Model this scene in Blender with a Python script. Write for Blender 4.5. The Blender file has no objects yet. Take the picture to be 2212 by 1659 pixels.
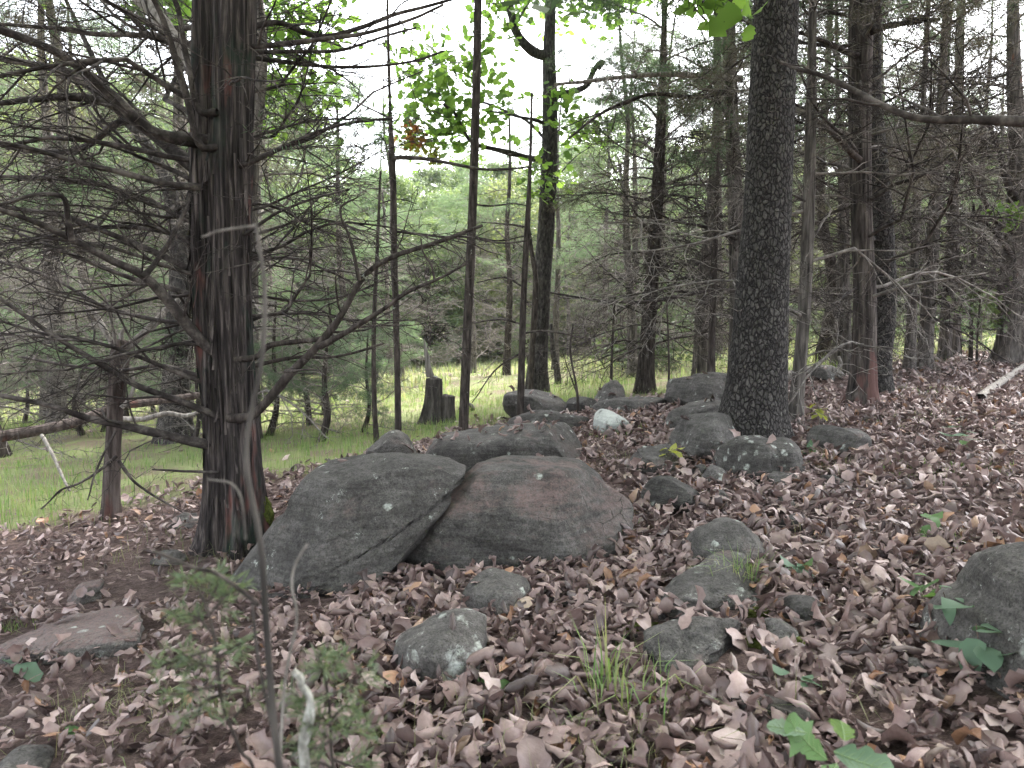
import bpy, bmesh, math, random
import numpy as np
from mathutils import Vector, Matrix, Euler

RAD = math.radians
scene = bpy.context.scene
COL = scene.collection
g = np.random.default_rng(11)

# ------------------------------------------------------------------ noise
def _hash(ix, iy, iz, seed):
    with np.errstate(over='ignore'):
        n = (ix.astype(np.int64) * 374761393 + iy.astype(np.int64) * 668265263 + iz.astype(np.int64) * 1274126177 + seed * 974711) & 0xFFFFFFFF
        n = ((n ^ (n >> 13)) * 1103515245) & 0xFFFFFFFF
        n = ((n ^ (n >> 16)) * 2246822519) & 0xFFFFFFFF
        n = n ^ (n >> 15)
    return n.astype(np.float64) / 4294967295.0

def vnoise(x, y, z=None, seed=0):
    x = np.asarray(x, float); y = np.asarray(y, float)
    z = np.zeros_like(x) if z is None else np.asarray(z, float)
    ix, iy, iz = np.floor(x), np.floor(y), np.floor(z)
    fx, fy, fz = x - ix, y - iy, z - iz
    fx = fx * fx * (3 - 2 * fx); fy = fy * fy * (3 - 2 * fy); fz = fz * fz * (3 - 2 * fz)
    r = 0
    for a in (0, 1):
        wx = fx if a else 1 - fx
        for b in (0, 1):
            wy = fy if b else 1 - fy
            for c in (0, 1):
                wz = fz if c else 1 - fz
                r = r + wx * wy * wz * _hash(ix + a, iy + b, iz + c, seed)
    return r * 2 - 1

def fbm(x, y, z=None, oct=4, seed=0, gain=.5):
    r, a, f = 0, 1.0, 1.0
    z = np.zeros_like(np.asarray(x, float)) if z is None else z
    for i in range(oct):
        r = r + a * vnoise(np.asarray(x) * f, np.asarray(y) * f, np.asarray(z) * f, seed + i * 17)
        a *= gain; f *= 2.03
    return r

def smooth(a, b, x):
    t = np.clip((np.asarray(x, float) - a) / (b - a), 0, 1)
    return t * t * (3 - 2 * t)

# ------------------------------------------------------------------ terrain
def gz(x, y):
    x = np.asarray(x, float); y = np.asarray(y, float)
    s = np.where(x > 0, 0.95 * np.tanh(0.078 * x), 0.62 * np.tanh(0.105 * x))
    s = s - 0.30 * smooth(13, 30, y) * (1 - smooth(4, 14, x))
    s = s + 0.05 * vnoise(x * .45 + 3.1, y * .45, seed=3) + 0.022 * vnoise(x * 1.6, y * 1.6, seed=5)
    s = s + 0.06 * smooth(5.2, 7.2, y) * (1 - smooth(9, 12, y)) * smooth(-.5, 1.5, x) * (1 - smooth(4, 6, x))
    return s

# ------------------------------------------------------------------ camera, sky, sun, exposure
F, CU, CV, PITCH = 1671.0, 1106.0, 829.5, RAD(4.5)
CAM = np.array([0.0, 0.0, float(gz(0, 0)) + 1.2])
cd = bpy.data.cameras.new('camera'); cam = bpy.data.objects.new('camera', cd); COL.objects.link(cam)
cam.location = CAM; cam.rotation_euler = (RAD(90) - PITCH, 0, 0)
cd.sensor_width = 36; cd.lens = F / 2212 * 36; cd.clip_start = .02; cd.clip_end = 2000
cd.dof.use_dof = True; cd.dof.focus_distance = 5.0; cd.dof.aperture_fstop = 5.5
scene.camera = cam

SUN_EL, SUN_AZ = RAD(56), RAD(28)      # overcast: soft light from above and ahead
wd = bpy.data.worlds.new('World'); scene.world = wd; wd.use_nodes = True
wn = wd.node_tree; bg = wn.nodes['Background']
sky = wn.nodes.new('ShaderNodeTexSky'); sky.sky_type = 'NISHITA'; sky.sun_disc = False
sky.sun_elevation = SUN_EL; sky.sun_rotation = SUN_AZ; sky.air_density = 1.0; sky.dust_density = 4.0; sky.ozone_density = 1.0
hs = wn.nodes.new('ShaderNodeHueSaturation'); hs.inputs['Saturation'].default_value = .32; hs.inputs['Value'].default_value = 1.0
wn.links.new(sky.outputs[0], hs.inputs['Color']); wn.links.new(hs.outputs[0], bg.inputs['Color'])
bg.inputs['Strength'].default_value = .145
sl = bpy.data.lights.new('sun', 'SUN'); sl.energy = 1.5; sl.angle = RAD(14); sl.color = (1, .96, .9)
sun = bpy.data.objects.new('sun', sl); COL.objects.link(sun)
sd = Vector((math.sin(SUN_AZ) * math.cos(SUN_EL), math.cos(SUN_AZ) * math.cos(SUN_EL), math.sin(SUN_EL)))
sun.rotation_euler = sd.to_track_quat('Z', 'Y').to_euler(); sun.location = (0, 0, 30)
vs = scene.view_settings
scene.display_settings.display_device = 'sRGB'; vs.view_transform = 'Standard'; vs.look = 'None'; vs.gamma = 1; vs.use_curve_mapping = False
vs.exposure = 3.15
scene.render.film_transparent = False
cy = scene.cycles
cy.use_denoising = True
cy.max_bounces = 6; cy.volume_bounces = 2; cy.diffuse_bounces = 3; cy.glossy_bounces = 2; cy.transmission_bounces = 3; cy.transparent_max_bounces = 4
cy.caustics_reflective = False; cy.caustics_refractive = False

# ------------------------------------------------------------------ pixel <-> place
def ray(u, v):
    yr = (CV - v) / F
    return np.array([(u - CU) / F, math.cos(PITCH) + yr * math.sin(PITCH), -math.sin(PITCH) + yr * math.cos(PITCH)])

def at(u, v, Y):
    d = ray(u, v); return CAM + d * (Y / d[1])

def ground_at(u, v, far=60.0):
    d = ray(u, v); d = d / d[1]
    ys = np.concatenate([np.linspace(.4, 15, 600), np.linspace(15.05, far, 500)])
    p = CAM + ys[:, None] * d
    h = p[:, 2] - gz(p[:, 0], p[:, 1])
    k = np.argmax(h < 0) if (h < 0).any() else len(ys) - 1
    q = p[k].copy(); q[2] = float(gz(q[0], q[1])); return q

# ------------------------------------------------------------------ mesh helpers
def mesh_np(name, V, faces, mats=None, smooth_=True, midx=None):
    """faces: list of (n,k) int arrays."""
    me = bpy.data.meshes.new(name)
    V = np.ascontiguousarray(V, np.float32)
    faces = [np.asarray(f, np.int32) for f in faces if len(f)]
    loops = np.concatenate([f.ravel() for f in faces])
    sizes = np.concatenate([np.full(len(f), f.shape[1], np.int32) for f in faces])
    starts = np.concatenate([[0], np.cumsum(sizes)[:-1]]).astype(np.int32)
    me.vertices.add(len(V)); me.vertices.foreach_set('co', V.ravel())
    me.loops.add(len(loops)); me.loops.foreach_set('vertex_index', loops)
    me.polygons.add(len(sizes)); me.polygons.foreach_set('loop_start', starts)
    if midx is not None:
        me.polygons.foreach_set('material_index', np.asarray(midx, np.int32))
    me.update(calc_edges=True)
    if smooth_:
        me.polygons.foreach_set('use_smooth', np.ones(len(sizes), bool))
    for m in (mats or []):
        me.materials.append(m)
    return me

def obj(name, me, parent=None, loc=None, rot=None, scale=None, kind=None, label=None):
    o = bpy.data.objects.new(name, me); COL.objects.link(o)
    if parent is not None: o.parent = parent
    if loc is not None: o.location = loc
    if rot is not None: o.rotation_euler = rot
    if scale is not None: o.scale = (scale,) * 3 if np.isscalar(scale) else scale
    if kind: o['kind'] = kind
    if label: o['label'] = label
    return o

def tag(o, label, cat, group=None):
    o['label'] = label; o['category'] = cat
    if group: o['group'] = group
    return o

def thing(name, loc, label, cat, group=None):
    o = bpy.data.objects.new(name, None); COL.objects.link(o); o.location = loc; o.empty_display_size = .1
    return tag(o, label, cat, group)

def spline(pts, n):
    """Catmull-Rom through pts (k,d), n samples."""
    P = np.asarray(pts, float)
    if len(P) == 2:
        t = np.linspace(0, 1, n)[:, None]; return P[0] * (1 - t) + P[1] * t
    Q = np.vstack([2 * P[0] - P[1], P, 2 * P[-1] - P[-2]])
    seg = np.linalg.norm(np.diff(P[:, :3], axis=0), axis=1) + 1e-9
    cum = np.concatenate([[0], np.cumsum(seg)]); s = np.linspace(0, cum[-1], n)
    i = np.clip(np.searchsorted(cum, s, side='right') - 1, 0, len(seg) - 1)
    t = ((s - cum[i]) / seg[i])[:, None]
    a, b, c, d = Q[i], Q[i + 1], Q[i + 2], Q[i + 3]
    return .5 * ((2 * b) + (-a + c) * t + (2 * a - 5 * b + 4 * c - d) * t ** 2 + (-a + 3 * b - 3 * c + d) * t ** 3)

class Tubes:
    def __init__(self): self.d = {}
    def add(self, pts, rad, sides=4):
        self.d.setdefault((len(pts), sides), []).append((np.asarray(pts, float), np.asarray(rad, float)))
    def arrays(self):
        Vs, Fs, off = [], [], 0
        for (N, S), lst in self.d.items():
            P = np.stack([a for a, b in lst]); Rr = np.stack([b for a, b in lst]); k = len(lst)
            T = np.gradient(P, axis=1); T /= np.linalg.norm(T, axis=2, keepdims=True) + 1e-9
            m = T.mean(1); ref = np.where((np.abs(m[:, 2]) < .75)[:, None], [[0, 0, 1.]], [[1., 0, 0]])
            A = np.cross(T, ref[:, None, :]); A /= np.linalg.norm(A, axis=2, keepdims=True) + 1e-9
            B = np.cross(A, T)
            th = np.arange(S) * 2 * np.pi / S
            ring = P[:, :, None, :] + Rr[:, :, None, None] * (np.cos(th)[None, None, :, None] * A[:, :, None, :] + np.sin(th)[None, None, :, None] * B[:, :, None, :])
            Vs.append(ring.reshape(-1, 3))
            i = np.arange(N - 1)[:, None]; j = np.arange(S)[None, :]; j2 = (j + 1) % S
            q = np.stack([i * S + j, i * S + j2, (i + 1) * S + j2, (i + 1) * S + j], -1).reshape(-1, 4)
            q = q[None] + (np.arange(k) * N * S)[:, None, None]
            Fs.append(q.reshape(-1, 4) + off); off += k * N * S
        return np.concatenate(Vs), np.concatenate(Fs)

def unit(v):
    v = np.asarray(v, float); return v / (np.linalg.norm(v) + 1e-12)

UP = np.array([0, 0, 1.0])
SIDES = (7, 5, 3, 3)
NPTS = (11, 7, 5, 4)
def grow(T, tips, p, d, L, r, lev, maxlev, G, droop=.1, wig=.12, nch=(13, 6, 3), lift=0.0, path=None, t0=.15, rmin=.002):
    """Adds one branch and its children to T; tips collects (pos, dir, level)."""
    if path is None:
        n = NPTS[lev]; st = L / (n - 1); P = [np.array(p, float)]; dd = unit(d)
        for i in range(n - 1):
            dd = unit(dd + G.normal(0, wig, 3) * (3.0 if G.random() < .12 else 1.0) + UP * (lift - droop * (1 if lev < 2 else .6)) * .35)
            P.append(P[-1] + dd * st)
        P = np.array(P)
        tt = np.linspace(0, 1, n); Rr = np.maximum(r * (1 - tt) ** .8, rmin * .6); Rr[0] = r
        T.add(P, Rr, SIDES[lev])
    else:
        P, Rr = path; n = len(P)
    if tips is not None and lev >= 1:
        for i in range(1, n): tips.append((P[i], unit(P[i] - P[i - 1]), lev))
    if lev >= maxlev: return
    m = max(1, int(nch[lev] * G.uniform(.75, 1.25))); side = 1 if G.random() < .5 else -1
    for k in range(m):
        t = t0 + (1 - t0) * (k + G.random() * .8) / m
        f = min(t, .995) * (n - 1); i = int(f); q = P[i] + (P[i + 1] - P[i]) * (f - i)
        dd = unit(P[i + 1] - P[i]); s = np.cross(dd, UP)
        if np.linalg.norm(s) < .2: s = np.cross(dd, [1., .3, 0])
        s = unit(s) * side; side = -side
        a = G.uniform(.55, 1.15); v = G.normal(0, .32)
        cdir = dd * math.cos(a) + s * math.sin(a) + UP * v
        cl = L * (.52 - .28 * t) * G.uniform(.6, 1.25)
        grow(T, tips, q, cdir, cl, max(min(Rr[i] * .6, cl * .012), rmin), lev + 1, maxlev, G, droop, wig * 1.15, nch, lift * .5, rmin=rmin)

def trunk_mesh(name, pts, radii, nt, nz, disp=None, mats=None, flare=.5, flare_h=.25, lobes=5, seed=0, top_close=True, section=None):
    """pts (k,3) local; displaced tapered tube with root flare. disp(theta, arc, radius) -> offset."""
    C = spline(np.column_stack([pts, radii]), nz)
    P, Rr = C[:, :3], np.maximum(C[:, 3], .002)
    T = np.gradient(P, axis=0); T /= np.linalg.norm(T, axis=1, keepdims=True)
    ref = np.array([0, 1.0, 0]); A = np.cross(np.broadcast_to(ref, T.shape), T); A /= np.linalg.norm(A, axis=1, keepdims=True)
    B = np.cross(T, A)
    arc = np.concatenate([[0], np.cumsum(np.linalg.norm(np.diff(P, axis=0), axis=1))])
    th = np.arange(nt) * 2 * np.pi / nt
    TH, AR = np.meshgrid(th, arc); RR = np.repeat(Rr[:, None], nt, 1)
    R_ = RR * (section(TH, AR) if section else 1.0)
    if flare:
        fl = np.exp(-np.maximum(AR - .06, 0) / flare_h)
        lob = .55 + .45 * np.cos(lobes * TH + seed * 1.7 + .6 * np.sin(TH * 2 + seed))
        R_ = R_ * (1 + flare * fl * lob)
    R_ = R_ * (1 + .06 * vnoise(np.cos(TH) * 1.3 + seed, np.sin(TH) * 1.3, AR * 1.4, seed=seed))
    if disp is not None: R_ = R_ + disp(TH, AR, RR)
    V = P[:, None, :] + R_[..., None] * (np.cos(TH)[..., None] * A[:, None, :] + np.sin(TH)[..., None] * B[:, None, :])
    V = V.reshape(-1, 3)
    i = np.arange(nz - 1)[:, None]; j = np.arange(nt)[None]; j2 = (j + 1) % nt
    q = np.stack([i * nt + j, i * nt + j2, (i + 1) * nt + j2, (i + 1) * nt + j], -1).reshape(-1, 4)
    fs = [q]
    if top_close:
        V = np.vstack([V, P[-1] + T[-1] * Rr[-1] * .3]); k = len(V) - 1
        a = (nz - 1) * nt + np.arange(nt); fs.append(np.stack([a, (nz - 1) * nt + (np.arange(nt) + 1) % nt, np.full(nt, k)], -1))
    return mesh_np(name, V, fs, mats)

def strips(amp, fu, fz, seed):
    """stringy vertical bark"""
    def f(TH, AR, RR):
        cx, sx = np.cos(TH) * fu, np.sin(TH) * fu
        a = 1 - np.abs(fbm(cx, sx, AR * fz, 3, seed)) * 1.6
        b = vnoise(cx * 3.1, sx * 3.1, AR * fz * 1.6, seed + 5)
        return amp * (a * .8 + b * .45)
    return f

def plates(amp, size, seed, stretch=1.5):
    """blocky alligator bark: raised cells between dark fissures"""
    def f(TH, AR, RR):
        n = max(6, int(round(2 * np.pi * RR.mean() / size)))
        u = TH / (2 * np.pi) * n; v = AR / (size * stretch)
        u = u + .35 * vnoise(TH * 2, AR * 3, seed=seed)
        iu, iv = np.floor(u), np.floor(v); d1 = np.full(u.shape, 9.); d2 = np.full(u.shape, 9.); hid = np.zeros(u.shape)
        for a in (-1, 0, 1):
            for b in (-1, 0, 1):
                cu, cv_ = iu + a, iv + b; w = np.mod(cu, n)
                px = cu + .5 + .42 * (2 * _hash(w, cv_, w * 0, seed) - 1); py = cv_ + .5 + .42 * (2 * _hash(w, cv_, w * 0 + 7, seed) - 1)
                d = np.hypot(u - px, v - py); hh = _hash(w, cv_, w * 0 + 3, seed)
                nn = d < d1; d2 = np.where(nn, d1, np.minimum(d2, d)); hid = np.where(nn, hh, hid); d1 = np.where(nn, d, d1)
        e = np.clip((d2 - d1) / .2, 0, 1)
        return amp * (e ** .5 * (.65 + .6 * hid) - .6 + .12 * vnoise(u * 4, v * 4, seed=seed + 2))
    return f
# ------------------------------------------------------------------ materials
class Mat:
    def __init__(self, name, rough=.85, spec=.25):
        self.m = bpy.data.materials.new(name); self.m.use_nodes = True
        self.t = self.m.node_tree; self.b = self.t.nodes['Principled BSDF']; self.o = self.t.nodes['Material Output']
        self.b.inputs['Roughness'].default_value = rough; self.b.inputs['Specular IOR Level'].default_value = spec
        self.tc = None
    def n(self, typ, **kw):
        nd = self.t.nodes.new('ShaderNode' + typ)
        for k, v in kw.items():
            if k in nd.inputs: self.s(v, nd.inputs[k])
            else: setattr(nd, k, v)
        return nd
    def s(self, v, sock):
        if isinstance(v, bpy.types.NodeSocket): self.t.links.new(v, sock)
        elif isinstance(v, tuple) and len(v) == 3 and sock.type == 'RGBA': sock.default_value = (*v, 1)
        else: sock.default_value = v
    def co(self, scale=(1, 1, 1), kind='Object'):
        if self.tc is None: self.tc = self.n('TexCoord')
        mp = self.n('Mapping', Vector=self.tc.outputs[kind]); mp.inputs['Scale'].default_value = scale; return mp.outputs[0]
    def pos(self, scale=(1, 1, 1)):
        ge = self.n('NewGeometry'); mp = self.n('Mapping', Vector=ge.outputs['Position']); mp.inputs['Scale'].default_value = scale; return mp.outputs[0]
    def noise(self, co, scale, detail=5, rough=.6, dist=0.0):
        return self.n('TexNoise', Vector=co, Scale=scale, Detail=detail, Roughness=rough, Distortion=dist).outputs[0]
    def ramp(self, fac, *stops, interp='LINEAR'):
        r = self.n('ValToRGB', Fac=fac); cr = r.color_ramp; cr.interpolation = interp
        while len(cr.elements) < len(stops): cr.elements.new(.5)
        for e, (p, c) in zip(cr.elements, stops): e.position = p; e.color = (*c, 1) if isinstance(c, tuple) else (c, c, c, 1)
        return r.outputs[0]
    def mix(self, f, a, b, mode='MIX'):
        x = self.n('Mix', data_type='RGBA', blend_type=mode); self.s(f, x.inputs[0]); self.s(a, x.inputs[6]); self.s(b, x.inputs[7]); return x.outputs[2]
    def math(self, op, a, b=0.0, c=0.0):
        x = self.n('Math', operation=op); self.s(a, x.inputs[0]); self.s(b, x.inputs[1]); self.s(c, x.inputs[2]); return x.outputs[0]
    def island(self): return self.n('NewGeometry').outputs['Random Per Island']
    def normal_z(self):
        return self.n('SeparateXYZ', Vector=self.n('NewGeometry').outputs['Normal']).outputs[2]
    def color(self, c): self.s(c, self.b.inputs['Base Color']); return self
    def bump(self, h, strength=.5, dist=.01):
        self.s(self.n('Bump', Height=h, Strength=strength, Distance=dist).outputs[0], self.b.inputs['Normal']); return self
    def translucent(self, c, f):
        tr = self.n('BsdfTranslucent'); self.s(c, tr.inputs[0]); mx = self.n('MixShader'); mx.inputs[0].default_value = f
        self.t.links.new(self.b.outputs[0], mx.inputs[1]); self.t.links.new(tr.outputs[0], mx.inputs[2]); self.t.links.new(mx.outputs[0], self.o.inputs[0]); return self

M = {}
def bark(name, dark, mid, light, stretch=.12, scale=22, red=None, redcut=.62, foot=None, alg=None, lichen=0, bumpd=.012, bs=.8):
    a = Mat(name, .92, .12); co = a.co((1, 1, stretch))
    f = a.noise(co, scale, 6, .65); f2 = a.noise(a.co((1, 1, .5)), 4, 4)
    c = a.ramp(f, (.33, dark), (.5, mid), (.68, light))
    if red: c = a.mix(a.math('MULTIPLY', a.ramp(a.noise(a.co((1, 1, .25)), 5, 3), (redcut, 0.0), (redcut + .06, 1.0)), a.ramp(a.n('SeparateXYZ', Vector=a.co()).outputs[2], (foot, 1.0), (foot + .3, 0.0)) if foot else 1.0), c, a.mix(f, tuple(x * .5 for x in red), tuple(x * 1.3 for x in red)))
    if alg: c = a.mix(a.ramp(f2, (.56, 0.0), (.68, .75)), c, alg)
    if lichen: c = a.mix(a.ramp(a.noise(a.co((1, 1, .8)), 14, 5, .7), (.72 - lichen, 0.0), (.76 - lichen, .9)), c, (.30, .32, .27))
    a.color(c).bump(a.math('ADD', f, a.math('MULTIPLY', a.noise(a.co((1, 1, stretch * 1.5)), scale * 3, 4), .5)), bs, bumpd); M[name] = a.m
bark('cedar_bark', (.008, .007, .007), (.034, .028, .027), (.13, .109, .1), stretch=.055, scale=38, red=(.12, .056, .049), redcut=.6, alg=(.02, .034, .026))
bark('cedar_bark_foot', (.012, .01, .01), (.055, .046, .042), (.14, .12, .108), red=(.115, .066, .06), redcut=.47, foot=.5)
bark('cedar_bark_grey', (.025, .022, .02), (.095, .084, .077), (.2, .178, .16), red=(.17, .08, .062), redcut=.66, lichen=.04)
bark('cedar_bark_red', (.025, .019, .017), (.075, .06, .054), (.15, .122, .11), red=(.11, .06, .053), redcut=.58)
bark('gum_bark', (.05, .046, .043), (.085, .078, .073), (.13, .12, .112), stretch=.7, scale=60, bumpd=.004, lichen=-.03)
def fissures(nm, sc, zs, w):
    m = Mat('tmp'); bpy.data.materials.remove(m.m); m.m = M[nm]; m.t = M[nm].node_tree; m.b = m.t.nodes['Principled BSDF']; m.o = m.t.nodes['Material Output']; m.tc = None
    old = m.b.inputs['Base Color'].links[0].from_socket; ob = m.co((1, 1, zs)); wv = m.mix(.07, ob, m.n('TexNoise', Vector=ob, Scale=13, Detail=5).outputs[1])
    v = m.n('TexVoronoi', Vector=wv, Scale=sc, feature='DISTANCE_TO_EDGE').outputs[0]; v1 = m.n('SeparateXYZ', Vector=m.n('TexVoronoi', Vector=wv, Scale=sc).outputs['Color']).outputs[0]
    k = m.ramp(m.math('ADD', v, m.math('MULTIPLY', m.math('SUBTRACT', m.noise(ob, 80, 4, .7), .5), .22)), (0.0, 0.0), (w * 1.9, 1.0)); c = m.mix(m.ramp(v1, (.1, .8), (.9, 0.0)), old, m.mix(1.0, old, (.45, .45, .46), 'MULTIPLY')); m.color(m.mix(k, (.016, .014, .014), c))
    m.bump(m.math('ADD', k, m.math('MULTIPLY', m.noise(ob, 70, 4), .3)), 1.0, .012)
fissures('gum_bark', 34, .6, .1)
bark('oak_bark', (.012, .011, .011), (.048, .043, .041), (.11, .099, .092), stretch=.35, scale=30, lichen=.02)
bark('dead_wood', (.07, .063, .056), (.2, .18, .162), (.36, .335, .305), stretch=.08, scale=30, lichen=.03)
bark('pole_bark', (.014, .011, .01), (.045, .037, .033), (.1, .084, .074), stretch=.2, scale=26, lichen=.06)
bark('white_stick', (.06, .055, .05), (.3, .29, .26), (.6, .59, .55), stretch=.6, scale=55)
bark('log_bark', (.012, .011, .01), (.045, .04, .036), (.1, .09, .08), stretch=1, scale=24)
bark('stump_wood', (.02, .018, .017), (.065, .058, .053), (.14, .125, .113), stretch=.12, scale=24, lichen=.02)

def twig(name, a_, b_, c_):
    a = Mat(name, .9, .15); co = a.pos((1, 1, 1))
    a.color(a.ramp(a.noise(co, 9, 4, .7), (.35, a_), (.5, b_), (.66, c_))); M[name] = a.m
twig('twig', (.015, .012, .011), (.042, .035, .032), (.12, .103, .093))
twig('twig_grey', (.075, .066, .06), (.155, .137, .125), (.28, .25, .228))
twig('twig_pale', (.06, .053, .048), (.14, .125, .114), (.27, .245, .225))
twig('litter_twig', (.07, .048, .04), (.16, .115, .098), (.3, .24, .21))

def leafmat(name, cols, rough=.55, spec=.3, tr=.35, nscale=.6, trc=None):
    a = Mat(name, rough, spec); f = a.island(); k = len(cols)
    c = a.ramp(f, *[(i / (k - 1), cols[i]) for i in range(k)])
    c = a.mix(a.ramp(a.noise(a.pos(), nscale, 3), (.38, 0.0), (.62, .55)), c, a.mix(1.0, c, (.72, .8, .62), 'MULTIPLY'))
    a.color(c)
    if tr: a.translucent(a.mix(1.0, c, trc or (1.5, 1.5, .9), 'MULTIPLY'), tr)
    M[name] = a.m
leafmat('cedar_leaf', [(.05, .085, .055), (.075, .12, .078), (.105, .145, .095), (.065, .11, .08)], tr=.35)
leafmat('cedar_leaf_pale', [(.1, .155, .11), (.13, .19, .135), (.15, .205, .125), (.1, .16, .12)], tr=.4)  # blue-green cedar foliage, lightened to put background haze brightness into its colour
leafmat('dry_leaf', [(.075, .062, .052), (.11, .09, .074), (.13, .115, .088), (.09, .09, .062)], tr=.15)
leafmat('oak_leaf_green', [(.09, .16, .045), (.12, .21, .055), (.16, .25, .065), (.1, .18, .055)], tr=.6)
leafmat('far_leaf', [(.1, .14, .078), (.13, .175, .095), (.155, .2, .11), (.115, .155, .095)], tr=.4)
leafmat('far_leaf_deep', [(.08, .115, .075), (.1, .135, .085), (.12, .155, .095), (.095, .125, .09)], tr=.4)
leafmat('far_leaf_yellow', [(.135, .165, .085), (.165, .195, .1), (.19, .21, .115), (.145, .18, .095)], tr=.4)
leafmat('autumn_leaf', [(.3, .1, .05), (.36, .16, .07), (.3, .25, .06)], tr=.4)
leafmat('grass', [(.1, .18, .06), (.15, .24, .08), (.19, .27, .1), (.27, .26, .15), (.13, .21, .075)], tr=.35, nscale=1.2)
leafmat('grass_field', [(.16, .22, .1), (.21, .27, .13), (.28, .3, .18), (.34, .32, .22), (.19, .25, .12)], tr=.35, nscale=.4)
leafmat('dry_grass', [(.2, .17, .1), (.14, .2, .075), (.27, .23, .14), (.15, .18, .08), (.33, .29, .19)], tr=.25)
leafmat('seedling_leaf', [(.07, .145, .055), (.1, .18, .065), (.085, .16, .075)], tr=.35)
leafmat('bluish_leaf', [(.075, .135, .085), (.105, .165, .115), (.085, .15, .08)], tr=.3)
leafmat('yellow_leaf', [(.28, .3, .05), (.33, .33, .07), (.22, .28, .06)], tr=.4)
leafmat('juniper_leaf', [(.075, .105, .065), (.11, .145, .085), (.15, .18, .1), (.09, .13, .09)], tr=.3)

def litter(name):
    a = Mat(name, .46, .5); f = a.island()
    c = a.ramp(f, (0, (.05, .034, .031)), (.16, (.12, .083, .077)), (.4, (.235, .166, .15)), (.6, (.145, .1, .09)), (.83, (.32, .237, .217)), (.93, (.4, .318, .296)), (.95, (.26, .2, .15)), (.97, (.3, .17, .1)), (1, (.2, .11, .065)))
    v = a.noise(a.pos(), 60, 4, .6); c = a.mix(a.ramp(v, (.35, .35), (.65, 0.0)), c, a.mix(1.0, c, (.45, .4, .38), 'MULTIPLY'))
    back = a.n('NewGeometry').outputs['Backfacing']
    c = a.mix(back, c, a.mix(1.0, c, (1.18, 1.16, 1.16), 'MULTIPLY'))
    a.color(c).bump(a.noise(a.pos(), 140, 3), .35, .004)
    a.translucent(c, .12); M[name] = a.m
litter('fallen_leaf')

def rockmat(name, lichen=.5, red=.5, dark=1.0, white=0.0, spots=.12):
    a = Mat(name, .9, .2); ob = a.co()
    n1 = a.noise(ob, 5, 8, .65); n2 = a.noise(ob, 34, 6, .7)
    c = a.ramp(a.math('ADD', a.math('MULTIPLY', n1, .55), a.math('MULTIPLY', n2, .45)), (.34, tuple(dark * x for x in (.04, .037, .035))), (.5, tuple(dark * x for x in (.1, .093, .087))), (.68, tuple(dark * x for x in (.19, .178, .166))))
    sp = a.noise(ob, 120, 5, .75); c = a.mix(a.ramp(sp, (.4, .75), (.52, 0.0)), c, a.mix(1.0, c, (.38, .37, .36), 'MULTIPLY')); c = a.mix(a.ramp(sp, (.6, 0.0), (.7, .6)), c, a.mix(1.0, c, (1.9, 1.88, 1.8), 'MULTIPLY'))
    strata = a.noise(a.co((1.2, 1.2, 16)), 3.2, 6, .6)
    c = a.mix(a.ramp(strata, (.4, .45), (.56, 0.0)), c, a.mix(1.0, c, (.55, .54, .53), 'MULTIPLY'))
    if red:    # fallen reddish needles and rusty crust lie on the upward faces
        nz = a.ramp(a.normal_z(), (.3, 0.0), (.85, 1.0)); rr = a.ramp(a.noise(ob, 3.2, 7, .7), (.62 - .22 * red, 0.0), (.74 - .22 * red, 1.0))
        fine = a.ramp(a.noise(ob, 70, 3), (.38, .35), (.62, 1.0))
        c = a.mix(a.math('MULTIPLY', a.math('MULTIPLY', nz, rr), fine), c, a.mix(n2, (.1, .066, .061), (.19, .135, .125)))
    vo = a.n('TexVoronoi', Vector=a.mix(.04, ob, a.n('TexNoise', Vector=ob, Scale=26).outputs[1]), Scale=15.0)
    cell = a.n('SeparateXYZ', Vector=vo.outputs['Color']).outputs[0]
    disc = a.math('MULTIPLY', a.ramp(vo.outputs['Distance'], (.2, 1.0), (.36, 0.0)), a.ramp(cell, (.9 - .35 * spots, 0.0), (.92 - .35 * spots, 1.0)))
    patch = a.ramp(a.noise(ob, 9, 10, .8), (.66 - .12 * lichen, 0.0), (.69 - .12 * lichen, 1.0))
    lf = a.math('MULTIPLY', a.math('MAXIMUM', disc, patch), a.ramp(a.noise(ob, 55, 3), (.36, .25), (.6, .95)))
    c = a.mix(lf, c, a.mix(n2, (.24, .26, .23), (.5, .52, .47)))
    if white: c = a.mix(a.ramp(a.noise(ob, 4, 6, .7), (.62 - white * .4, 0.0), (.7 - white * .4, .95)), c, a.mix(n2, (.27, .285, .265), (.5, .52, .49)))
    cr = a.n('TexVoronoi', Vector=a.mix(.16, a.co((1, 1, 2.2)), a.n('TexNoise', Vector=ob, Scale=5, Detail=4).outputs[1]), Scale=3.4, feature='DISTANCE_TO_EDGE').outputs[0]
    crack = a.math('MULTIPLY', a.ramp(cr, (.002, .8), (.012, 0.0)), a.ramp(a.noise(ob, 2.6, 3), (.56, 0.0), (.66, 1.0)))
    c = a.mix(crack, c, (.03, .028, .027))
    pit = a.ramp(a.noise(ob, 90, 3, .6), (.3, 1.0), (.38, 0.0)); c = a.mix(a.math('MULTIPLY', pit, .7), c, (.035, .033, .032))
    h = a.math('ADD', a.math('MULTIPLY', a.math('ADD', crack, pit), -.35), a.math('MULTIPLY', n1, .6)); h = a.math('ADD', h, a.math('ADD', a.math('MULTIPLY', n2, .35), a.math('ADD', a.math('MULTIPLY', strata, .5), a.math('MULTIPLY', a.noise(ob, 130, 4, .7), .22))))
    a.color(c).bump(h, .9, .022); M[name] = a.m
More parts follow.
